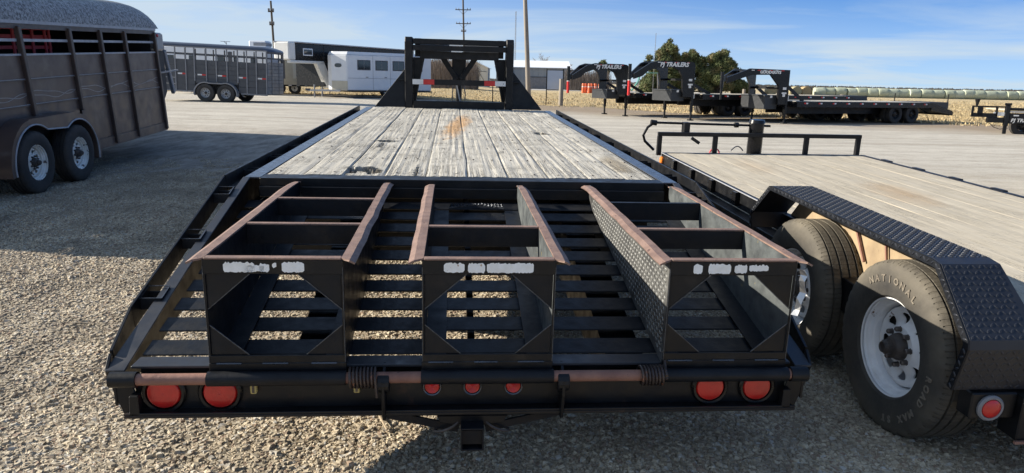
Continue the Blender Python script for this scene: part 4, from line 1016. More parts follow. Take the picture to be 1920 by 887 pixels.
# fender with two arches
c1, c2, fr = (-.37, .36), (.68, .33), .50
def arch(r, ext):
    pts = []
    for i in range(15): a = R(188 - i * (188 - 56) / 14); pts.append((c1[0] + r * math.cos(a), c1[1] + r * math.sin(a)))
    for i in range(15): a = R(124 - i * (124 + 12) / 14); pts.append((c2[0] + r * math.cos(a), c2[1] + r * math.sin(a)))
    return pts
inn = arch(fr, 0); mid = .525 * 0 + (c1[0] + c2[0]) / 2
inn = [p for p in inn if not (p in inn[:15] and p[0] > mid) and not (p in inn[15:] and p[0] < mid)]
outp = []
for (y, z) in inn:
    c = c1 if y < mid else c2; d = Vector((y - c[0], z - c[1])).normalized(); y2, z2 = y + d.x * .075, z + d.y * .075
    if -.35 < y < .66: z2 = max(z2, .93)
    outp.append((y2, z2))
k = len(inn); vs = [(0, y, z) for y, z in inn] + [(0, y, z) for y, z in outp] + [(BX - .01, y, z) for y, z in outp] + [(BX - .01, y, z) for y, z in inn]
fs = []
for i in range(k - 1): fs += [(i + 1, i, k + i, k + i + 1), (k + i + 1, k + i, 2 * k + i, 2 * k + i + 1), (i, i + 1, 3 * k + i + 1, 3 * k + i)]
MB().add(vs, fs).build('fender', BROWN, BT, True)
b = MB(); b.tube([(.004, y, z) for y, z in inn], .011, 6); b.build('fender_edge', STRIPLT, BT, True)
for y, z in (c1, c2): wheel(BT, (-.115, y, z + .03), T_BR, RIM_B, math.pi, .3 + y)
for y, z in (c1, c2): wheel(BT, (-2.15, y, z + .03), T_FAR, RIM_FW, 0, full=False, hub=False)
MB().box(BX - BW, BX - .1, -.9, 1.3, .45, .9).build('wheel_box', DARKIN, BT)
for y, z in (c1, c2): MB().tube([(-2.1, y, z + .02), (-.2, y, z + .02)], .045, 10).build('axle', DARKIN, BT)
# wavy pinstripes
for ph, z0 in ((0, 1.20), (1.6, 1.17)):
    for a_, c_ in zip(posts, posts[1:]):
        b = MB(); vs = []; n = 14
        for i in range(n + 1):
            y = a_ + .05 + (c_ - a_ - .1) * i / n; z = z0 + .035 * math.sin(y * 5.0 + ph) + .012 * math.sin(y * 11 + ph * 2); vs += [(BX + .003, by(y, z), z - .0045), (BX + .003, by(y, z), z + .0045)]
        b.add(vs, [(2 * i, 2 * i + 2, 2 * i + 3, 2 * i + 1) for i in range(n)]).build('pinstripe', PIN, BT)
MB().box(BX - .5, BX - .42, 2.2, 2.28, -.05, .3).build('landing_stand', DARKIN, BT)
NB = thing('shadow_trailer', 'unseen grey trailer added beyond the brown stock trailer to cast the ground shadow', 'trailer', (-9.35, 11.0, 0), (3, 0, 0))  # unseen from the camera; added and sized to cast the long ground shadow
MB().box(-2.1, 0, -1.0, 7.1, .5, 2.62).build('body', GREYT, NB, bevel=.05); MB().box(-2.12, .02, -1.02, 7.12, .42, .499).build('lower_rail', BLACK, NB)
for y in (2.0, 3.0): wheel(NB, (-.1, y, .385), T_FAR, RIM_FW, math.pi, full=False, hub=False); wheel(NB, (-2.0, y, .385), T_FAR, RIM_FW, 0, full=False, hub=False)
# red slatted gate stored inside it
rg_ = thing('red_gate', 'faded red slatted gate stored inside the brown stock trailer', 'gate', (-7.38, 10.9, .56), (5, 2.4, 0))
for z0, z1 in ((1.24, 1.29), (1.36, 1.45), (1.52, 1.60)): MB().box(0, .03, -1.6, .93, z0, z1).build('rail', REDP, rg_, bevel=.003)
for y in (-1.5, -.8, -.15, .35, .70, .82): MB().box(.032, .055, y, y + .05, 0.0, 1.58).build('upright', REDP, rg_, bevel=.003)

# ================================================================ TRAILERS ACROSS THE YARD (left)
GT = thing('stock_trailer', 'charcoal livestock trailer with slatted sides and red-white reflective tape, across the yard', 'trailer', (-13.26, 31.49, .31), (-90, -2, 0))
gp = [-2.62, -2.35, -1.9, -1.42, -.97, -.60, -.09, .34, .80, 1.26, 1.65, 2.06, 2.50]
def frange(y): return -.7 < y < 1.4
for a_, c_ in zip(gp[1:], gp[2:]):
    lo = .78 if (-.65 < (a_ + c_) / 2 < 1.35) else .44
    for i in range(5):
        z0 = lo + (1.76 - lo) * i / 5; z1 = lo + (1.76 - lo) * (i + 1) / 5 - .012
        MB().box(-.02, 0 - .004 * (i % 2), a_ + .02, c_ - .02, z0, z1).build('side_panel', GREYT, GT)
    MB().box(-.02, .0, a_ + .02, c_ - .02, 1.95, 2.02).build('slat', GREYT, GT)
for y in gp[1:]: 
    zb = .42 if not frange(y) else .86
    MB().box(0.001, .045, y - .022, y + .022, zb, 2.24).build('side_post', GREYP, GT)
MB().box(-.03, .04, -2.62, 2.52, 2.241, 2.29).build('top_rail', GREYP, GT)
MB().box(-.03, .03, 1.38, 2.52, .38, .44).build('bottom_rail', GREYP, GT); MB().box(-.03, .03, -2.62, -.7, .38, .44).build('bottom_rail', GREYP, GT)
MB().box(-2.0, -.04, -2.6, 2.5, .42, .46).build('floor', DARKIN, GT)
for a_, c_ in zip(gp[1:], gp[2:]):
    MB().box(-2.02, -2.0, a_, c_ - .03, .42, 1.76).build('far_side_panel', GREYT, GT); MB().box(-2.02, -2.0, a_, c_ - .03, 1.95, 2.02).build('far_slat', GREYT, GT); MB().box(-2.04, -2.0, c_ - .03, c_ + .01, .42, 2.24).build('far_post', GREYT, GT)
vs, fs = [], []; ys = [-2.66, 2.3, 2.52, 2.64, 2.71, 2.74]
for j, y in enumerate(ys):
    wf = (1, 1, .93, .8, .62, .5)[j]; hf = (1, 1, .92, .75, .45, .2)[j]
    for i in range(13):
        a = math.pi * i / 12; ca, sa = math.cos(a), math.sin(a)
        vs.append((-1.0 + 1.06 * wf * math.copysign(abs(ca) ** .6, ca), y, 2.29 - .05 * (j > 1) + .17 * hf * abs(sa) ** .6))
m = 13
for j in range(5):
    for i in range(12): fs.append((j * m + i, j * m + i + 1, (j + 1) * m + i + 1, (j + 1) * m + i))
fs += [tuple(range(m)), tuple(range(5 * m, 6 * m))[::-1]]
MB().add(vs, fs).build('roof', GREYR, GT, True)
# rounded ribbed nose
NOSEM = simple('scuffed_nose_steel', (.20, .205, .215), (.12, .125, .135), 5, .3, .45, metal=.5)
nose = [(0.0, 2.52), (-.06, 2.58), (-.25, 2.64), (-.6, 2.68), (-1.0, 2.70), (-1.4, 2.68), (-1.8, 2.64), (-1.95, 2.58), (-2.0, 2.52)]
for i in range(9):
    z0 = .45 + i * .152; b = MB(); vs = []
    for x, y in nose: vs += [(x, y, z0), (x, y, z0 + .142)]
    b.add(vs, [(2 * q, 2 * q + 2, 2 * q + 3, 2 * q + 1) for q in range(8)]); o = b.build('nose_panel', NOSEM, GT); md = o.modifiers.new('t', 'SOLIDIFY'); md.thickness = .02
for z0, z1 in ((1.95, 2.0), (2.16, 2.26)):
    vs = []
    for x, y in nose: vs += [(x, y, z0), (x, y, z1)]
    o = MB().add(vs, [(2 * q, 2 * q + 2, 2 * q + 3, 2 * q + 1) for q in range(8)]).build('nose_rail', GREYT, GT); md = o.modifiers.new('t', 'SOLIDIFY'); md.thickness = .02
for x, y in nose[::2]: MB().box(x - .02, x + .02, y - .03, y + .01, .45, 2.26).build('nose_post', GREYT, GT)
for y, z in ((-1.15, 1.14), (-.30, 1.13), (.57, 1.13), (1.46, 1.10), (2.29, 1.10)):
    MB().box(.0, .006, y - .19, y - .0, z - .03, z + .03).build('white_reflector', REFW, GT); MB().box(.0, .006, y + .001, y + .17, z - .03, z + .03).build('red_reflector', RED, GT)
def arches(parent, mat, ca, cb, r, x0, x1, zt, edge=None, t=.05):
    pts = [(ca[0] + r * math.cos(R(a)), ca[1] + r * math.sin(R(a))) for a in range(190, 60, -12)]; mid = (ca[0] + cb[0]) / 2
    p2 = [(2 * mid - y, z) for y, z in pts][::-1]; pts = [p for p in pts if p[0] <= mid] + [p for p in p2 if p[0] > mid]
    k = len(pts); out = []
    for y, z in pts:
        c = ca if y < mid else cb; d = Vector((y - c[0], z - c[1])).normalized(); out.append((y + d.x * t, max(z + d.y * t, z + t * .6)))
    vs = [(x1, y, z) for y, z in pts] + [(x1, y, z) for y, z in out] + [(x0, y, z) for y, z in out] + [(x0, y, z) for y, z in pts]; fs = []
    for i in range(k - 1): fs += [(i + 1, i, k + i, k + i + 1), (k + i + 1, k + i, 2 * k + i, 2 * k + i + 1), (i, i + 1, 3 * k + i + 1, 3 * k + i)]
    return MB().add(vs, fs).build('fender', mat, parent, True)
arches(GT, GREYP, (-.10, .34), (.78, .34), .46, 0, .22, .8)
for y in (-.10, .78): wheel(GT, (.10, y, .385), T_FAR, RIM_G, math.pi, y, full=False); wheel(GT, (-2.1, y, .385), T_FAR, RIM_G, 0, y, full=False)
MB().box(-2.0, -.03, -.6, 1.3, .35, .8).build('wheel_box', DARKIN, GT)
# its rear gate standing open
MB().slab([(0.02, -2.66, .5), (.02, -2.66, 2.1), (.10, -3.25, 2.0), (.10, -3.05, .5)], (-.03, 0, 0)).build('rear_gate', DARKIN, GT)
MB().beam((.12, -2.93, .48), (.12, -3.16, 2.02), .03, .10).build('gate_frame', GREYP, GT)

# white living-quarters trailer behind the charcoal one
WL = thing('camper_trailer', 'long white trailer with roof air conditioner, behind the charcoal livestock trailer', 'trailer', (-18.0, 44.0, .31), (0, 0, 0))
MB().box(-3.3, 3.1, 0, 2.4, .55, 2.78).build('body', WHITE, WL, bevel=.06)
for x0, x1 in ((-2.9, -2.5), (-1.6, -1.3), (.1, .5), (1.15, 1.35), (2.1, 2.5)):
    f_ = MB().box(x0, x1, -.02, .0, 1.65, 2.25).build('window', GLASSD, WL); 
MB().box(.75, 1.0, -.02, 0, .7, 2.5).build('door', GREYT, WL)
MB().box(1.85, 2.9, .5, 1.5, 2.781, 3.20).build('air_conditioner', WHITE, WL, bevel=.06); MB().box(2.15, 2.92, .48, 1.52, 2.90, 3.08).build('air_conditioner_grille', GREYP, WL)
b = MB(); b.tube([(.35, 1, 2.78), (.3, 1, 3.1)], .02, 6); b.beam((-.05, 1, 3.14), (.55, 1, 3.12), .05, .03); b.beam((.15, 1, 3.15), (.3, 1, 3.0), .03, .03); b.build('roof_antenna', GREYP, WL)
for x in (-.7, .2): wheel(WL, (x, .1, .37), T_FAR, RIM_FW, math.pi / 2, full=False, hub=False)

# tan enclosed trailer behind the arm
TN = thing('cargo_trailer', 'beige enclosed trailer in shade with a row of white lower reflectors', 'trailer', (-14.4, 47.0, .31), (0, 0, 0))
MB().box(-2.5, 2.15, 0, 2.2, .52, 2.2).build('body', CREAM, TN, bevel=.04); MB().box(-2.5, 2.15, -.012, -.001, .50, .60).build('lower_rail', BLACK, TN)
MB().box(.1, .5, -.02, -.001, 1.0, 2.0).build('door_panel', SHEDW, TN)
for i in range(8): MB().box(-2.3 + i * .52, -2.1 + i * .52, -.022, -.0125, .53, .59).build('white_reflector', REFW, TN)
for x in (-.9, .1): wheel(TN, (x, .25, .385), T_FAR, RIM_FW, math.pi / 2, full=False, hub=False)
MB().tube([(1.95, -.35, .5), (1.95, -.35, 1.1)], .14, 14).build('gas_cylinder', YELLOWC, TN, True)

# black gooseneck trailer with white nose
BG = thing('horse_trailer', 'black gooseneck horse trailer with white nose and arm, behind the white one', 'trailer', (-12.35, 40.0, .31), (150, 0, 0))
# local: y forward, near side faces -x
top = [(0, 0), (.95, .18), (2.3, -1.3), (2.3, -11), (0, -11)]
MB().slab([(x, y, 2.02) for x, y in [(0, -.50), (2.3, -1.5), (2.3, -2.6), (0, -2.6)]], (0, 0, .92)).build('front_body', BLACKG, BG, bevel=.03)
MB().slab([(x, y, 2.02) for x, y in [(0.0, 0), (.95, .18), (2.2, -1.3), (2.25, -1.45), (-.004, -.495)]], (0, 0, .96)).build('nose', WHITED, BG, bevel=.06)
MB().box(0, 2.3, -11, -2.605, .6, 2.94).build('body', BLACKG, BG, bevel=.03)
MB().slab([(x, y, 2.945) for x, y in [(-.03, -.5), (.95, .2), (2.33, -1.3), (2.33, -11.05), (-.03, -11.05)]], (0, 0, .07)).build('roof', STRIPLT, BG, bevel=.02)
w_ = MB().box(-.018, -.001, -1.75, -1.02, 2.28, 2.68).build('window_frame', WHITE, BG, bevel=.05); MB().box(-.024, -.0185, -1.69, -1.08, 2.34, 2.62).build('window_pane', GLASSD, w_, bevel=.03)
MB().box(-.02, .3, -2.6, -.1, 1.86, 2.012).build('neck_beam', WHITED, BG, bevel=.02)
MB().slab([(-.02, -2.05, 1.855), (-.02, -2.6, 2.0), (-.02, -3.35, .62), (-.02, -2.8, .50)], (.3, 0, 0)).build('neck_leg', WHITED, BG, bevel=.02)
MB().box(.9, 1.1, .0 - .5, -.3, 1.0, 2.01).build('coupler', GREYT, BG); MB().tube([(.3, -2.7, .62), (.3, -2.7, .02)], .05, 8).build('jack_leg', GREYP, BG)
for y in (-8.0, -9.0): wheel(BG, (.1, y, .38), T_FAR, RIM_FW, 0, full=False, hub=False)

# white bumper-pull horse trailer
WT = thing('horse_trailer', 'white horse trailer with three square side windows and an oval nose window', 'trailer', (-9.44, 40.99, .31), (125.2, 0, 0))
plan = [(0, 0), (.75, .62), (1.25, .62), (2.0, 0), (2.0, -5.35), (0, -5.35)]
def shrink(p, d): return [(1 + (x - 1) * (1 - d), -2.4 + (y + 2.4) * (1 - d * .4)) for x, y in p]
MB().slab([(x, y, .42) for x, y in plan], (0, 0, 1.98)).build('body', WHITE, WT, bevel=.05)
pl1 = shrink(plan, .02); pl2 = shrink(plan, .10); k = len(plan)
MB().add([(x, y, 2.401) for x, y in pl1] + [(x, y, 2.56) for x, y in pl2], [(i, (i + 1) % k, k + (i + 1) % k, k + i) for i in range(k)] + [tuple(range(k, 2 * k))]).build('roof', WHITE, WT)
MB().slab([(-.012, -.012, .45), (.735, .612, .45), (.735, .612, .95), (-.012, -.012, .95)], (-.012, .012, 0)).build('gravel_guard', CREAM, WT)
for y0, y1 in ((-1.42, -.62), (-2.50, -1.72), (-3.55, -2.80), (-4.75, -4.0)):
    f_ = MB().box(-.016, -.001, y0, y1, 1.56, 2.12).build('window_frame', GREYT, WT, bevel=.05); MB().box(-.022, -.0165, y0 + .05, y1 - .05, 1.61, 2.07).build('window_pane', GLASSD, f_, bevel=.03)
    MB().box(-.026, -.0225, (y0 + y1) / 2 - .01, (y0 + y1) / 2 + .01, 1.61, 2.07).build('window_bar', GREYP, f_)
d_ = Vector((.75, .62, 0)).normalized(); nn = Vector((-d_.y, d_.x, 0)); c_ = Vector((.42, .347, 1.80)) + nn * .012
b = MB(); pts = [c_ + d_ * (.22 * math.copysign(abs(math.cos(a)) ** .7, math.cos(a))) + Vector((0, 0, .11 * math.sin(a))) for a in [i * math.pi / 10 for i in range(20)]]
b.slab(pts, -nn * .02); b.build('oval_window', GLASSD, WT)
for y in (-1.57, -2.65): MB().box(-.008, -.001, y - .006, y + .006, .48, 2.35).build('panel_seam', GREYP, WT)
MB().box(-.008, -.001, -5.3, -.05, 1.10, 1.115).build('panel_seam', GREYP, WT)
for y in (-1.2, -2.35): MB().box(-.03, -.001, y - .07, y + .07, 1.16, 1.19).build('latch', GREYT, WT)
MB().box(-.02, 2.02, -5.37, .0, .34, .415).build('lower_rail', BLACK, WT)
b = MB(); b.beam((.3, .3, .40), (1.0, 1.9, .40), .08, .1); b.beam((1.7, .3, .40), (1.0, 1.9, .40), .08, .1); b.build('tongue', ALU, WT)
MB().tube([(1.0, 1.55, -.02), (1.0, 1.55, .72)], .04, 10).build('jack', GREYP, WT); MB().box(.93, 1.07, 1.8, 2.05, .38, .5).build('coupler', GREYT, WT)
arches(WT, WHITE, (-3.75, .36), (-2.95, .36), .42, -.12, 0, .8)
for y in (-3.75, -2.95): wheel(WT, (.02, y, .37), T_FAR, RIM_FW, 0, full=False)

# ================================================================ BLACK GOOSENECK FLATBEDS ACROSS THE YARD (right)
def far_gooseneck(name, label, loc, yaw, ztop, zdeck, curved, text, textsize, wheel_y, zdeckb, deck_len, redtube, boxy, wood=True):
    g = thing(name, label, 'trailer', loc, (yaw, 0, 0), 'black gooseneck flatbeds across the yard')
    Wd = 1.9; cx = Wd / 2
    cyf = 2.45                                               # coupler distance ahead of the legs
    for s_ in (-1, 1):
        x0 = cx + s_ * .90; a_ = Vector((x0, .02, 0)); c_ = Vector((cx + s_ * .10, cyf - .1, 0)); L_ = (c_ - a_).length; u = (c_ - a_).normalized()
        if curved: P_ = [(-.05, .95), (-.05, ztop - .12), (.02, ztop - .02), (.2, ztop + .01), (1.45, ztop + .03), (1.8, ztop - .06), (2.1, ztop - .26), (L_, ztop - .50), (L_, ztop - .72), (2.12, ztop - .60), (1.88, ztop - .38), (1.5, ztop - .25), (.85, ztop - .23), (.60, ztop - .36), (.46, ztop - .62), (.40, .95)]
        else: P_ = [(-.05, .75), (-.05, ztop), (1.55, ztop + .03), (L_, ztop - .33), (L_, ztop - .56), (1.5, ztop - .22), (.72, ztop - .20), (.36, ztop - .62), (.34, .75)]
        nb = MB().slab([tuple(a_ + u * s + Vector((0, 0, z))) for s, z in P_], (s_ * .10, 0, 0)).build('neck_beam', BLACKG, g, bevel=.006)
        if s_ < 0 and text:
            b = MB(); s0 = 1.42 if curved else 1.18
            put_text(b, text, textsize, a_ + u * s0 + Vector((-.012 - .10, 0, ztop - .19 if curved else ztop - .15)), -u, (0, 0, 1), ext=.003, off=.009, shear=.2 if curved else 0)
            b.build('lettering', REFW, nb, label='white lettering along the neck')
        if s_ < 0:
            for i in range(6):
                s = .2 + i * .24; b = MB(); c0 = a_ + u * s + Vector((-.104, 0, ztop - .035)); b.beam(c0, c0 + u * .12, .006, .03); b.build('reflector', (RED, REFW)[i % 2], nb)
            for s, z, w, h in ((.05, ztop - .72, .14, .09), (.02, ztop - .9, .2, .06), (.08, ztop - .98, .1, .12)):
                c0 = a_ + u * s + Vector((-.104, 0, z)); MB().beam(c0, c0 + u * w, .006, h).build('decal', REFW, nb)
        # landing legs
        lg = MB().box(cx + s_ * .95 - .05, cx + s_ * .95 + .05, -.05, .05, .36, 1.3).build('landing_leg', BLACKG, g)
        MB().tube([(cx + s_ * .95, 0, .05), (cx + s_ * .95, 0, .37)], .045, 8).build('leg_foot_tube', BLACK, lg); MB().box(cx + s_ * .95 - .09, cx + s_ * .95 + .09, -.1, .1, .0, .05).build('foot_plate', BLACK, lg)
        MB().box(cx + s_ * .95 - .055, cx + s_ * .95 + .055, -.08, -.051, .9, 1.1).build('leg_decal', REFW, lg)
        MB().beam((cx + s_ * .93, -.06, 1.45), (cx + s_ * .93, -.9, zdeck + .02), .06, .12).build('rear_brace', BLACKG, g)
    MB().box(cx - .42, cx + .42, 1.3, 1.38, ztop - .2, ztop - .05).build('neck_crossbar', BLACK, g); MB().box(cx - .9, cx + .9, .02, .1, ztop - .75, ztop - .66).build('neck_crossbar', BLACK, g)
    MB().tube([(cx, cyf, ztop - .75), (cx, cyf, ztop - .12)], .07, 12).build('coupler', BLACKG, g, True)
    if redtube:
        MB().tube([(cx, cyf, .98), (cx, cyf, ztop - .76)], .06, 12).build('red_coupler_sleeve', RED, g, True); MB().tube([(cx, cyf, ztop - .78), (cx, cyf, ztop - .70)], .065, 12).build('white_band', REFW, g)
    else: MB().tube([(cx, cyf, ztop - 1.2), (cx, cyf, ztop - .76)], .045, 12).build('coupler_tube', BLACK, g, True); 
    bx = MB().box(cx - .7, cx + .7, .22, .85, boxy[0], boxy[1]).build('toolbox', TOOLBOX, g, bevel=.01); MB().box(cx - .72, cx + .72, .20, .87, boxy[1] + .001, boxy[1] + .05).build('toolbox_lid', TOOLBOX, bx, bevel=.008)
    MB().box(cx - .73, cx - .705, .5, .6, boxy[1] - .06, boxy[1] + .03).build('latch', REFW, bx)
    # deck
    x0, x1 = cx - 1.22, cx + 1.22
    MB().box(x0, x1, -deck_len, -.35, zdeckb, zdeck).build('deck_frame', BLACKG, g, bevel=.005)
    for k in range(8): MB().box(x0 + .05 + k * .293, x0 + .05 + k * .293 + .285, -deck_len + .05, -.4, zdeck + .001, zdeck + .02).build('plank', NEWWOOD if wood else OLDWOOD, g)
    for k in range(int(deck_len / .75)):
        y = -.8 - k * .75; MB().box(x0 - .012, x0 - .001, y - .1, y, (zdeck + zdeckb) / 2 + .02, (zdeck + zdeckb) / 2 + .075).build('white_reflector', REFW, g); MB().box(x0 - .012, x0 - .001, y + .001, y + .1, (zdeck + zdeckb) / 2 + .02, (zdeck + zdeckb) / 2 + .075).build('red_reflector', RED, g)
    for s_ in (-1, 1): MB().box(cx + s_ * .5 - .06, cx + s_ * .5 + .06, -deck_len + .3, -.35, zdeckb - .28, zdeckb - .001).build('frame_beam', BLACK, g)
    for y in wheel_y:
        for s_ in (-1, 1):
            for q in (.74, 1.02): wheel(g, (cx + s_ * q, y, .385), T_FAR, RIM_BK, 0 if s_ < 0 else math.pi, full=False)
    # dovetail
    MB().slab([(x0, -deck_len - .001, zdeck), (x0, -deck_len - 1.35, zdeck - .34), (x0, -deck_len - 1.35, zdeck - .52), (x0, -deck_len - .001, zdeckb - .1)], (.06, 0, 0)).build('dovetail_side', BLACKG, g)
    MB().slab([(x1, -deck_len - .001, zdeck), (x1, -deck_len - 1.35, zdeck - .34), (x1, -deck_len - 1.35, zdeck - .52), (x1, -deck_len - .001, zdeckb - .1)], (-.06, 0, 0)).build('dovetail_side', BLACKG, g)
    for k in range(2):
        xx = cx - 1.0 + k * 1.05; MB().slab([(xx, -deck_len - .05, zdeck + .03), (xx, -deck_len - 1.33, zdeck + .03), (xx, -deck_len - 1.33, zdeck - .48), (xx, -deck_len - .4, zdeck - .12)], (.95, 0, 0)).build('folded_ramp', TOOLBOX, g)
    MB().box(x0, x1, -deck_len - 1.4, -deck_len - 1.351, zdeck - .54, zdeck - .38).build('bumper', BLACK, g)
    return g
far_gooseneck('gooseneck_trailer', 'black gooseneck flatbed with curved neck and red coupler sleeve, farthest left of three', (4.995, 32.644, 0), 112.5, 2.27, 1.02, True, 'PJ TRAILERS', .215, (-5.6, -6.6), .82, 7.6, True, (.76, 1.13))
far_gooseneck('gooseneck_trailer', 'black gooseneck flatbed with curved neck in front of the evergreens, middle of three', (7.308, 30.028, 0), 112.5, 2.36, 1.07, True, 'PJ TRAILERS', .225, (-6.9, -7.9), .86, 8.4, True, (.78, 1.20))
far_gooseneck('gooseneck_trailer', 'black gooseneck flatbed with squared neck and long deck, nearest right of three', (10.815, 29.008, 0), 112.5, 2.10, .88, False, 'GOODGUYS', .15, (-5.95, -6.95), .66, 7.95, False, (.56, 1.07), False)

# tilt trailer at the right edge
RT = thing('equipment_trailer', 'small black equipment trailer with jack and white lettering at the right edge', 'trailer', (17.15, 25.25, 0), (-12, 0, 0))
MB().box(-.07, .07, -.06, .06, .28, .98).build('jack', BLACKG, RT, bevel=.01); MB().box(-.045, .045, -.045, .045, .0, .28).build('jack_foot', BLACK, RT); MB().tube([(-.1, 0, 1.02), (.1, 0, 1.02)], .04, 8).build('jack_crank', BLACKG, RT)
rk = MB().box(-1.12, -.07, -.03, .03, .90, .95).build('rack_rail', BLACK, RT)
for x in (-1.12, -.93, -.36): MB().box(x, x + .06 + .1 * (x == -.93), -.029, .029, .60, .899).build('rack_post', BLACK, rk)
MB().box(-1.12, -.30, -.029, .029, .56, .70).build('rack_lower_rail', BLACK, rk)
MB().tube([(-.98, 0, .951), (-.98, 0, 1.18)], [.035, .09], 10).build('winch_post', BLACK, RT)
MB().box(-.42, -.08, -.02, .02, .62, .74).build('white_plate', REFW, RT); MB().box(-.62, -.08, -.06, .06, .38, .56).build('coupler', BLACKG, RT, bevel=.02)
MB().tube([(-.5, 0, .36), (-.35, 0, .22), (-.15, 0, .16), (.1, 0, .2)], .012, 6).build('safety_chain', BLACK, RT)
sb = MB().box(.075, 4.6, -.05, .05, .36, .72).build('side_beam', BLACKG, RT, bevel=.01)
b = MB(); put_text(b, 'PJ TRAILERS', .17, (.14, -.056, .42), (1, 0, 0), (0, 0, 1), ext=.003, off=.003, shear=.2); b.build('lettering', REFW, sb)
MB().box(.20, .36, -.055, -.0505, .62, .66).build('decal', REFW, sb)
MB().box(.075, 4.6, -.03, .03, .74, .79).build('deck_rail', ALU, RT); MB().box(.075, 4.6, -.04, .04, .82, .90).build('deck_edge', BLACK, RT); MB().box(.075, 4.6, .05, 2.0, .80, .84).build('deck', NEWWOOD, RT)
for x in (.62, 1.05, 2.9, 3.8): wheel(RT, (x, .22 if x < 2 else .0, .30 if x < 2 else .385), T_FAR, RIM_BK, math.pi / 2, full=False)
for x in (2.9, 3.8): MB().box(x - .45, x + .45, -.25, .0, .80, .83).build('fender', BLACK, RT)

# ================================================================ BUILDINGS
GB = thing('metal_building', 'long grey metal building with white roof behind the wood pole', 'building', (0, 0, 0))
def wall_panels(parent, x0, x1, y, z0, z1, mat, n, name='wall_panel'):
    w = (x1 - x0) / n
    for i in range(n): MB().box(x0 + i * w, x0 + (i + 1) * w - .03, y - .03 * (i % 2), y + .12, z0, z1).build(name, mat, parent)
wall_panels(GB, -3.4, 9.5, 130, -.02, 3.72, CONC, 12)
MB().box(-3.4, 9.38, 130.13, 130.2, 0, 3.7).build('wall_lining', CONC, GB); MB().box(-3.4, -3.28, 130.21, 143, 0, 3.7).build('end_wall', CONC, GB); MB().slab([(9.5, 130, 0), (9.5, 130, 3.72), (9.5, 136.5, 5.1), (9.5, 143, 3.72), (9.5, 143, 0)], (-.12, 0, 0)).build('end_wall', CONC, GB)
MB().slab([(-3.7, 129.6, 3.66), (-3.7, 136.5, 5.0), (-3.7, 136.5, 5.1), (-3.7, 129.6, 3.76)], (13.6, 0, 0)).build('roof', ROOFW, GB); MB().slab([(-3.7, 143.4, 3.66), (-3.7, 136.51, 5.0), (-3.7, 136.51, 5.1), (-3.7, 143.4, 3.76)], (13.6, 0, 0)).build('roof', ROOFW, GB)
MB().box(2.0, 8.1, 129.90, 129.995, 0, 2.05).build('sliding_door', GREYP, GB); MB().box(1.9, 8.2, 129.86, 129.99, 2.06, 2.14).build('door_track', BLACK, GB)
MB().box(9.55, 11.2, 133, 143, 0, 3.5).build('shaded_side_block', simple('shaded_wall_green', (.05, .09, .085), None, 3, .5), GB)  # shade of the building's side wall, put into a dark green block
GB['label'] = GB['label']
SH = thing('shed', 'cream gabled metal shed with white roof left of the grey building', 'building', (-8.6, 120, 0), (0, 0, 0))
MB().slab([(-.2, 0, 0), (4.1, 0, 0), (4.1, 0, 3.35), (1.9, 0, 4.35), (-.2, 0, 3.35)], (0, .12, 0)).build('gable_wall', SHEDW, SH)
MB().box(4.0, 4.12, .13, 9, 0, 3.35).build('side_wall', CONC, SH); MB().box(-.2, -.08, .13, 9, 0, 3.35).build('side_wall', SHEDW, SH)
MB().slab([(1.9, -.25, 4.36), (4.35, -.25, 3.24), (4.35, -.25, 3.34), (1.9, -.25, 4.46)], (0, 9.6, 0)).build('roof', ROOFW, SH); MB().slab([(1.89, -.25, 4.36), (-.45, -.25, 3.24), (-.45, -.25, 3.34), (1.89, -.25, 4.46)], (0, 9.6, 0)).build('roof', ROOFW, SH)
dr = MB().box(2.6, 3.8, -.05, -.005, 0, 2.7).build('shed_door', SHEDW, SH)
MB().box(2.55, 3.85, -.06, -.051, 2.7, 2.78).build('door_trim', POLED, dr); MB().beam((2.65, -.065, 2.6), (3.7, -.065, .9), .02, .07).build('door_brace', POLED, dr)
MB().box(.4, .7, -.05, -.005, .9, 1.3).build('meter_box', GREYP, SH)
# orange barrels
br0 = thing('traffic_barrel', 'orange plastic traffic barrel in the row beside the grey building', 'barrel', (8.9, 95, 0), group='orange barrels in a row by the building')
MB().lathe([(.30, 0), (.30, .08), (.26, .10), (.235, .95), (.20, 1.0), (.0005, 1.0)], 14, 'z').build('body', ORANGE, br0, True)
for z in (.62,): MB().lathe([(.256, z), (.254, z + .07)], 14, 'z').build('white_band', REFW, br0)
br0['label'] = 'leftmost orange traffic barrel right of the grey building'
for bi, (x, y) in enumerate(((9.25, 95.5), (9.65, 94.7), (10.0, 95.1), (10.45, 95.0), (11.0, 94.8), (11.25, 95.4))):
    c = copy_tree(br0); c['label'] = '%s orange traffic barrel from the left, right of the grey building' % ('second third fourth fifth sixth seventh'.split()[bi]); c.location = (x, y, .0); c.scale = (.8, .8, 1.25)
br0.scale = (.8, .8, 1.25)

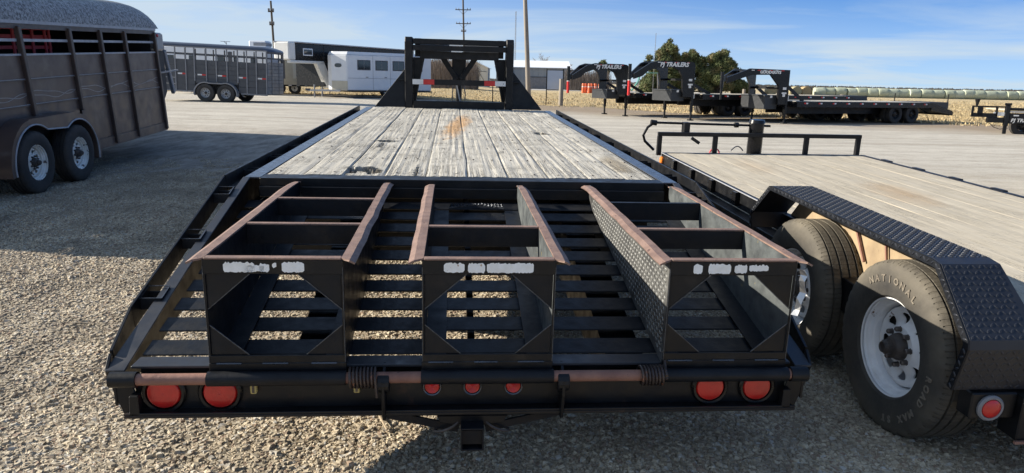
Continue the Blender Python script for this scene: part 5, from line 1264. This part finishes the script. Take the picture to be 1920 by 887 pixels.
# ================================================================ POLES, SIGN, POSTS
def pole(name, label, x, y, h, r, lean, mat, arms=()):
    z0 = gz(x, y); g = thing(name, label, 'pole', (x, y, z0)); top = (lean, 0, h)
    MB().tube([(0, 0, -.3), (lean * .5, 0, h * .5), top], [r, r * .85, r * .7], 12).build('pole', mat, g, True)
    for z, w in arms:
        xc = lean * z / h; a = MB().beam((xc - w / 2, -r, z), (xc + w / 2, -r, z), .12, .12).build('crossarm', mat, g)
        for k in (-.46, -.28, .28, .46): MB().tube([(xc + w * k, -r, z + .06), (xc + w * k, -r, z + .26)], .05, 6).build('insulator', GREYP, a)
        if w > 2: MB().beam((xc - w * .3, -r, z), (xc, -r, z - .7), .04, .04).build('arm_brace', mat, a); MB().beam((xc + w * .3, -r, z), (xc, -r, z - .7), .04, .04).build('arm_brace', mat, a)
    return g
pole('utility_pole', 'thin dark utility pole rising behind the charcoal livestock trailer', -21.3, 65, 7.5, .12, -.15, POLED, ((6.6, .5), (5.5, .4)))
pole('utility_pole', 'tall power pole with two crossarms above the big flatbed neck', -7.95, 115, 15.5, .17, -.4, POLED, ((11.6, 2.4), (9.55, 2.3), (8.4, .8)))
pole('wooden_pole', 'pale weathered wooden pole leaning slightly, just right of the flatbed neck', .95, 48, 8.6, .17, -.55, POLEW)
def mast(name, label, x, y, h, w):
    g = thing(name, label, 'mast', (x, y, gz(x, y))); b = MB()
    for a, c in ((-w, -w), (w, -w), (0, w)): 
        o_ = MB().tube([(a, c, 0), (a * .7, c * .7, h)], w * .16, 5).build('mast_leg', GREYP, g)
    st = MB(); n = int(h / (w * 3))
    for i in range(n):
        z = h * i / n; z2 = h * (i + 1) / n; p = [(-w, -w), (w, -w), (0, w)]
        for k in range(3): st.beam((p[k][0] * (1 - .3 * z / h), p[k][1] * (1 - .3 * z / h), z), (p[(k + 1) % 3][0] * (1 - .3 * z2 / h), p[(k + 1) % 3][1] * (1 - .3 * z2 / h), z2), w * .12, w * .12)
    st.build('mast_lattice', GREYP, g, kind='stuff'); return g
mast('radio_mast', 'thin lattice radio mast in the sky left of the wooden pole', -.2, 250, 24, .22)
mast('radio_mast', 'thin grey mast standing at the left of the evergreen trees', 17.0, 90, 7.4, .05)
SG = thing('notice_board', 'blank pale board on two dark steel posts beside a wooden post', 'sign', (2.43, 45.0, 0), (0, 0, 0))
MB().box(-.45, .52, -.02, .02, .98, 2.12).build('board', SIGNB, SG)
for x in (-.49, .53): MB().box(x - .03, x + .03, -.03, .03, 0, 2.22).build('post', BLACK, SG)
MB().box(-.46, .50, -.025, .025, .93, .975).build('lower_rail', BLACK, SG); MB().box(-.46, .50, -.025, .025, 2.125, 2.16).build('upper_rail', BLACK, SG)
def post(label, x, y, h, r, mat=POLEW, name='fence_post'):
    b = MB().tube([(0, 0, -.2), (0, 0, h)], [r, r * .92], 10); o = b.build(name, mat, None, True, loc=(x, y, gz(x, y))); return tag(o, label, 'post')
post('thick weathered wooden post beside the pale notice board', 2.82, 44.6, 1.62, .13)
post('pale wooden fence post behind the long flatbed deck, left of the bale row end', 18.9, 42, 1.05, .16)
post('small wooden fence post seen under the squared gooseneck', 13.2, 42, 1.25, .10)
for i, x in enumerate((-1.35, 25.0, 21.4)):
    post(('thin steel fence post seen through the flatbed neck', 'thin steel post in the dry field before the bales, right', 'thin steel post in the dry field before the bales, left')[i], x, (44, 42, 41)[i], 1.2, .03, BLACK)
# swing frame among the far trailers
SW = thing('swing_frame', 'small pale A-frame swing set before the evergreen trees', 'swing set', (15.3, 84, 0))
for x in (-1.0, 1.0):
    for y in (-.7, .7): MB().tube([(x + .35 * (1 if x > 0 else -1), y, 0), (x, 0, 2.6)], .05, 6).build('leg', GREYP, SW)
MB().tube([(-1.1, 0, 2.6), (1.1, 0, 2.6)], .05, 6).build('top_bar', TEAL, SW); MB().tube([(-2.6, -.2, .9), (-1.9, -.3, .6), (-1.2, -.2, 1.6), (-1.0, 0, 2.4)], .12, 6).build('slide', TEAL, SW)

# ================================================================ HAY BALES
def bale_mat(name, a, c_):
    t = NT(name); o = t.obj(); r = t.rnd()
    n = t.noise(t.map(o, (14, 1.5, 1.5)), 1, 5, .7); n2 = t.noise(o, 3, 5, .7)
    c = t.mix(t.ramp(n, .3, .7), a, c_); c = t.mix(t.ramp(n2, .5, .75, 0, .6), c, (.30, .34, .22)); c = t.mix(t.math('MULTIPLY', r, .45), c, (.30, .33, .22))
    t.set('Base Color', c); t.set('Roughness', .85); t.bump(n, .6, .05); return t.m
BALEG = bale_mat('netted_bale', (.36, .40, .29), (.50, .52, .42)); BALEB = bale_mat('straw_bale', (.42, .29, .14), (.30, .2, .1))
def bale(mat, axis):
    rb = random.Random(9)
    b = MB().lathe([(.0005, -.765), (.60, -.77), (.69, -.76), (.715, -.72), (.705, -.3), (.72, 0), (.705, .3), (.715, .72), (.69, .76), (.60, .77), (.0005, .765)], 22, axis, mod=lambda i, k: .012 * math.sin(k * 1.7 + i))
    me = b.data('hay_bale', True); me.materials.append(mat); return me
ORD = 'first second third fourth fifth sixth seventh eighth ninth tenth eleventh twelfth thirteenth fourteenth fifteenth sixteenth seventeenth eighteenth nineteenth twentieth'.split() + ['twenty-' + w for w in 'first second third fourth fifth sixth seventh eighth'.split()]
BM = bale(BALEG, 'x'); rb = random.Random(4); x = 46.3; ki = 0
while x < 84:
    o = bpy.data.objects.new('hay_bale', BM); COL.objects.link(o); yb = 111 - (x - 46) * .02 + rb.uniform(-.12, .12)
    o.location = (x, yb, .66 + rb.uniform(-.05, .04)); o.rotation_euler = (rb.uniform(0, 6.28), rb.uniform(-.05, .05), rb.uniform(-.07, .07)); o.scale = (rb.uniform(.92, 1.1), 1, rb.uniform(.96, 1.02))
    tag(o, '%s netted hay bale from the left end of the long pale green row' % ORD[ki], 'hay bale', 'netted hay bales in the long row')
    x += 1.545 * o.scale[0] + (.0 if rb.random() < .85 else .16); ki += 1
for x, y, l in ((38.6, 110, 'brown round straw bale seen through the squared gooseneck'), (42.3, 110, 'brown round straw bale left of the pair beside the bale row'), (43.85, 110.3, 'brown round straw bale right of the pair, next to the netted row')):
    me = bale(BALEB, 'y'); o = bpy.data.objects.new('straw_bale', me); COL.objects.link(o); o.location = (x, y, .70); tag(o, l, 'hay bale')
o = bale(BALEB, 'y'); o.materials[0] = POLED; ob = bpy.data.objects.new('dark_bale', o); COL.objects.link(ob); ob.location = (45.1, 112.6, .66); tag(ob, 'old dark round bale at the left end of the netted row', 'hay bale')

# ================================================================ TREES
def leaf_mat(name, a, c_, warm):
    t = NT(name); g = t.n.new('ShaderNodeNewGeometry'); n = t.noise(t.obj(), 1.1, 5, .7)
    c = t.mix(t.ramp(n, .35, .65), a, c_); c = t.mix(t.ramp(t.noise(t.obj(), .55, 3), .52, .66, 0, .8), c, warm); c = t.mix(t.ramp(g.outputs['Random Per Island'], 0, 1, 0, .5), c, tuple(x * .5 for x in a))
    t.set('Base Color', c); t.set('Roughness', .8); t.set('Specular IOR Level', .15); return t.m
PINE = leaf_mat('evergreen_foliage', (.105, .135, .06), (.18, .20, .095), (.27, .21, .12))
def evergreen(label, x, y, h, clumps, seed, name='evergreen_tree'):
    g = thing(name, label, 'tree', (x, y, gz(x, y))); rt = random.Random(seed)
    MB().tube([(0, 0, -.2), (.1, 0, h * .4), (-.05, 0, h * .86)], [.22, .16, .05], 8).build('trunk', BARK, g, True)
    lb = MB()
    for cx_, cy_, cz_, r_ in clumps: lb.tube([(0, 0, max(.3, cz_ - r_ * 1.1)), (cx_ * .6, cy_ * .6, cz_ - r_ * .3), (cx_, cy_, cz_)], [.08, .05, .02], 5)
    lb.build('limbs', BARK, g, kind='stuff')
    b = MB()
    for cx_, cy_, cz_, r_ in clumps:
        for k in range(int(560 * r_ * r_)):
            v = Vector((rt.gauss(0, 1), rt.gauss(0, 1), rt.gauss(0, 1))).normalized() * (r_ * (rt.random() ** .42) * (1 + .22 * mnoise.noise(Vector((cx_ + k * .07, cz_, seed)))))
            sub = Vector((rt.uniform(-1, 1), rt.uniform(-1, 1), rt.uniform(-1, 1))) * .05
            c = Vector((cx_, cy_, cz_)) + Vector((v.x, v.y, v.z * .82)) + sub
            if c.z < .15: continue
            for q in range(3):
                d = Vector((rt.gauss(0, 1), rt.gauss(0, 1), rt.gauss(0, .8) + .5)).normalized(); e = d.cross(Vector((rt.random(), rt.random(), rt.random()))).normalized(); s = rt.uniform(.12, .26)
                b.add([c - e * s * .3, c + e * s * .3, c + d * s * 1.5], [(0, 1, 2)])
    b.build('crown', PINE, g)
def blobs(seed, n, w, h, top):
    rt = random.Random(seed); out = []
    for i in range(n):
        z = h * (.1 + .8 * (i / n) ** .9); ww = w * (1 - (z / h) ** top * .8); a = rt.uniform(0, 6.28); q = ww * rt.uniform(.25, 1) ** .6
        out.append((q * math.cos(a), q * math.sin(a) * .7, z, rt.uniform(.75, 1.15) * (1.2 - .5 * z / h)))
    out.append((0, 0, h * .92, .5)); return out
evergreen('tall pointed evergreen at the left of the evergreen clump', 22.9, 110, 7.9, blobs(1, 34, 2.6, 7.6, 1.4) + [(-2.9, 0, 5.1, .55), (-3.2, 0, 4.4, .5), (.0, 0, 7.6, .4)], 1)
evergreen('evergreen in the middle of the clump, with two low tops', 27.0, 111, 6.5, blobs(2, 34, 2.7, 6.3, 2.2) + [(-.4, 0, 6.0, .6), (-1.4, 0, 5.6, .6)], 2)
evergreen('broad round evergreen at the right of the clump', 30.6, 110, 6.7, blobs(3, 40, 2.8, 6.4, 2.8) + [(.6, 0, 6.0, .7), (2.6, 0, 2.0, .8), (3.3, 0, 1.2, .6)], 3)
evergreen('low dark bush at the foot of the right evergreen', 33.6, 109.5, 2.3, blobs(4, 10, 1.2, 2.0, 2), 4, 'evergreen_bush')
evergreen('yellow-green young pine seen through the middle gooseneck', 18.9, 100, 4.6, blobs(5, 16, 1.9, 4.3, 1.2), 5)
evergreen('small pointed conifer far behind the left gooseneck', 16.8, 140, 5.9, blobs(6, 12, 1.3, 5.6, .9), 6)
evergreen('far dark treetop above the white horse trailer roof', -20.6, 122, 5.4, blobs(7, 18, 2.4, 5.0, 2), 7)
def bare_tree(label, x, y, h, seed, spread=.5):
    g = thing('bare_tree', label, 'tree', (x, y, gz(x, y))); rt = random.Random(seed); tk = MB(); br = MB()
    def grow(p, d, L, r, lv):
        q = p + d * L; (tk if lv < 1 else br).tube([p, (p + q) / 2 + Vector((rt.uniform(-.1, .1), rt.uniform(-.1, .1), 0)) * L * .4, q], [r, r * .8, r * .6], 5 if lv < 2 else 3, cap=False)
        if lv >= 5: return
        for i in range(3 if lv < 4 else 4):
            dd = (d + Vector((rt.gauss(0, 1), rt.gauss(0, 1), rt.gauss(.25, .5))) * spread).normalized(); grow(q if rt.random() < .6 else p + (q - p) * rt.uniform(.5, 1), dd, L * rt.uniform(.58, .82), max(r * .55, .018), lv + 1)
    grow(Vector((0, 0, 0)), Vector((0, 0, 1)), h * .27, h * .028, 0)
    tk.build('trunk', BARK, g); br.build('crown', TWIG, g); return g
bare_tree('bare winter tree behind the white roof of the grey building', 6.7, 160, 8.2, 3, .55)
bare_tree('smaller bare winter tree right of the grey building roof', 12.1, 160, 6.6, 5, .55)
bare_tree('small bare treetop beyond the black gooseneck horse trailer', -31.3, 120, 6.2, 6, .5)
# brush thicket and far tree line
b = MB(); rt = random.Random(12)
def brush(n, x0, x1, y0, y1, h0, h1, wid):
    for i in range(n):
        x = rt.uniform(x0, x1); y = rt.uniform(y0, y1); h = rt.uniform(h0, h1); z = gz(x, y); dx, dy = rt.gauss(0, .22) * h * .5, rt.gauss(0, .1) * h
        w = rt.uniform(.3, 1) * wid; a = rt.uniform(-.6, .6)
        b.add([(x - w, y, z), (x + w, y + a * w, z), (x + dx + w * .3, y + dy, z + h), (x + dx - w * .2, y + dy, z + h * .97)], [(0, 1, 2, 3)])
        for k in range(3):
            t_ = rt.uniform(.4, .95); px, pz = x + dx * t_, z + h * t_; ex = rt.gauss(0, .35); b.add([(px, y, pz), (px + w * .8, y, pz), (px + ex, y + rt.gauss(0, .2), pz + rt.uniform(.2, .6))], [(0, 1, 2)])
brush(3800, -11.5, -4.8, 88, 96, 1.6, 3.8, .035)
brush(2200, 8.5, 15.5, 118, 124, 1.5, 3.4, .04)
tag(b.build('brush_thicket', TWIG), 'brown leafless brush massed behind the trailers and barrels', None, kind='stuff')
b = MB()
brush(5000, -420, 420, 480, 560, .6, 2.0, 1.6)
tag(b.build('far_tree_line', simple('far_brush', (.26, .24, .21), (.20, .185, .165), .05, .95)), 'low far tree line along the horizon', None, kind='stuff')
# dry stick lying on the gravel
st = MB().tube([(0, 0, .018), (.03, -.06, .022), (.08, -.17, .016)], [.004, .006, .004], 6).build('stick', STICK, None, True, loc=(-.60, 2.98, .006)); tag(st, 'dry stick lying on the gravel below the flatbed bumper', 'stick')
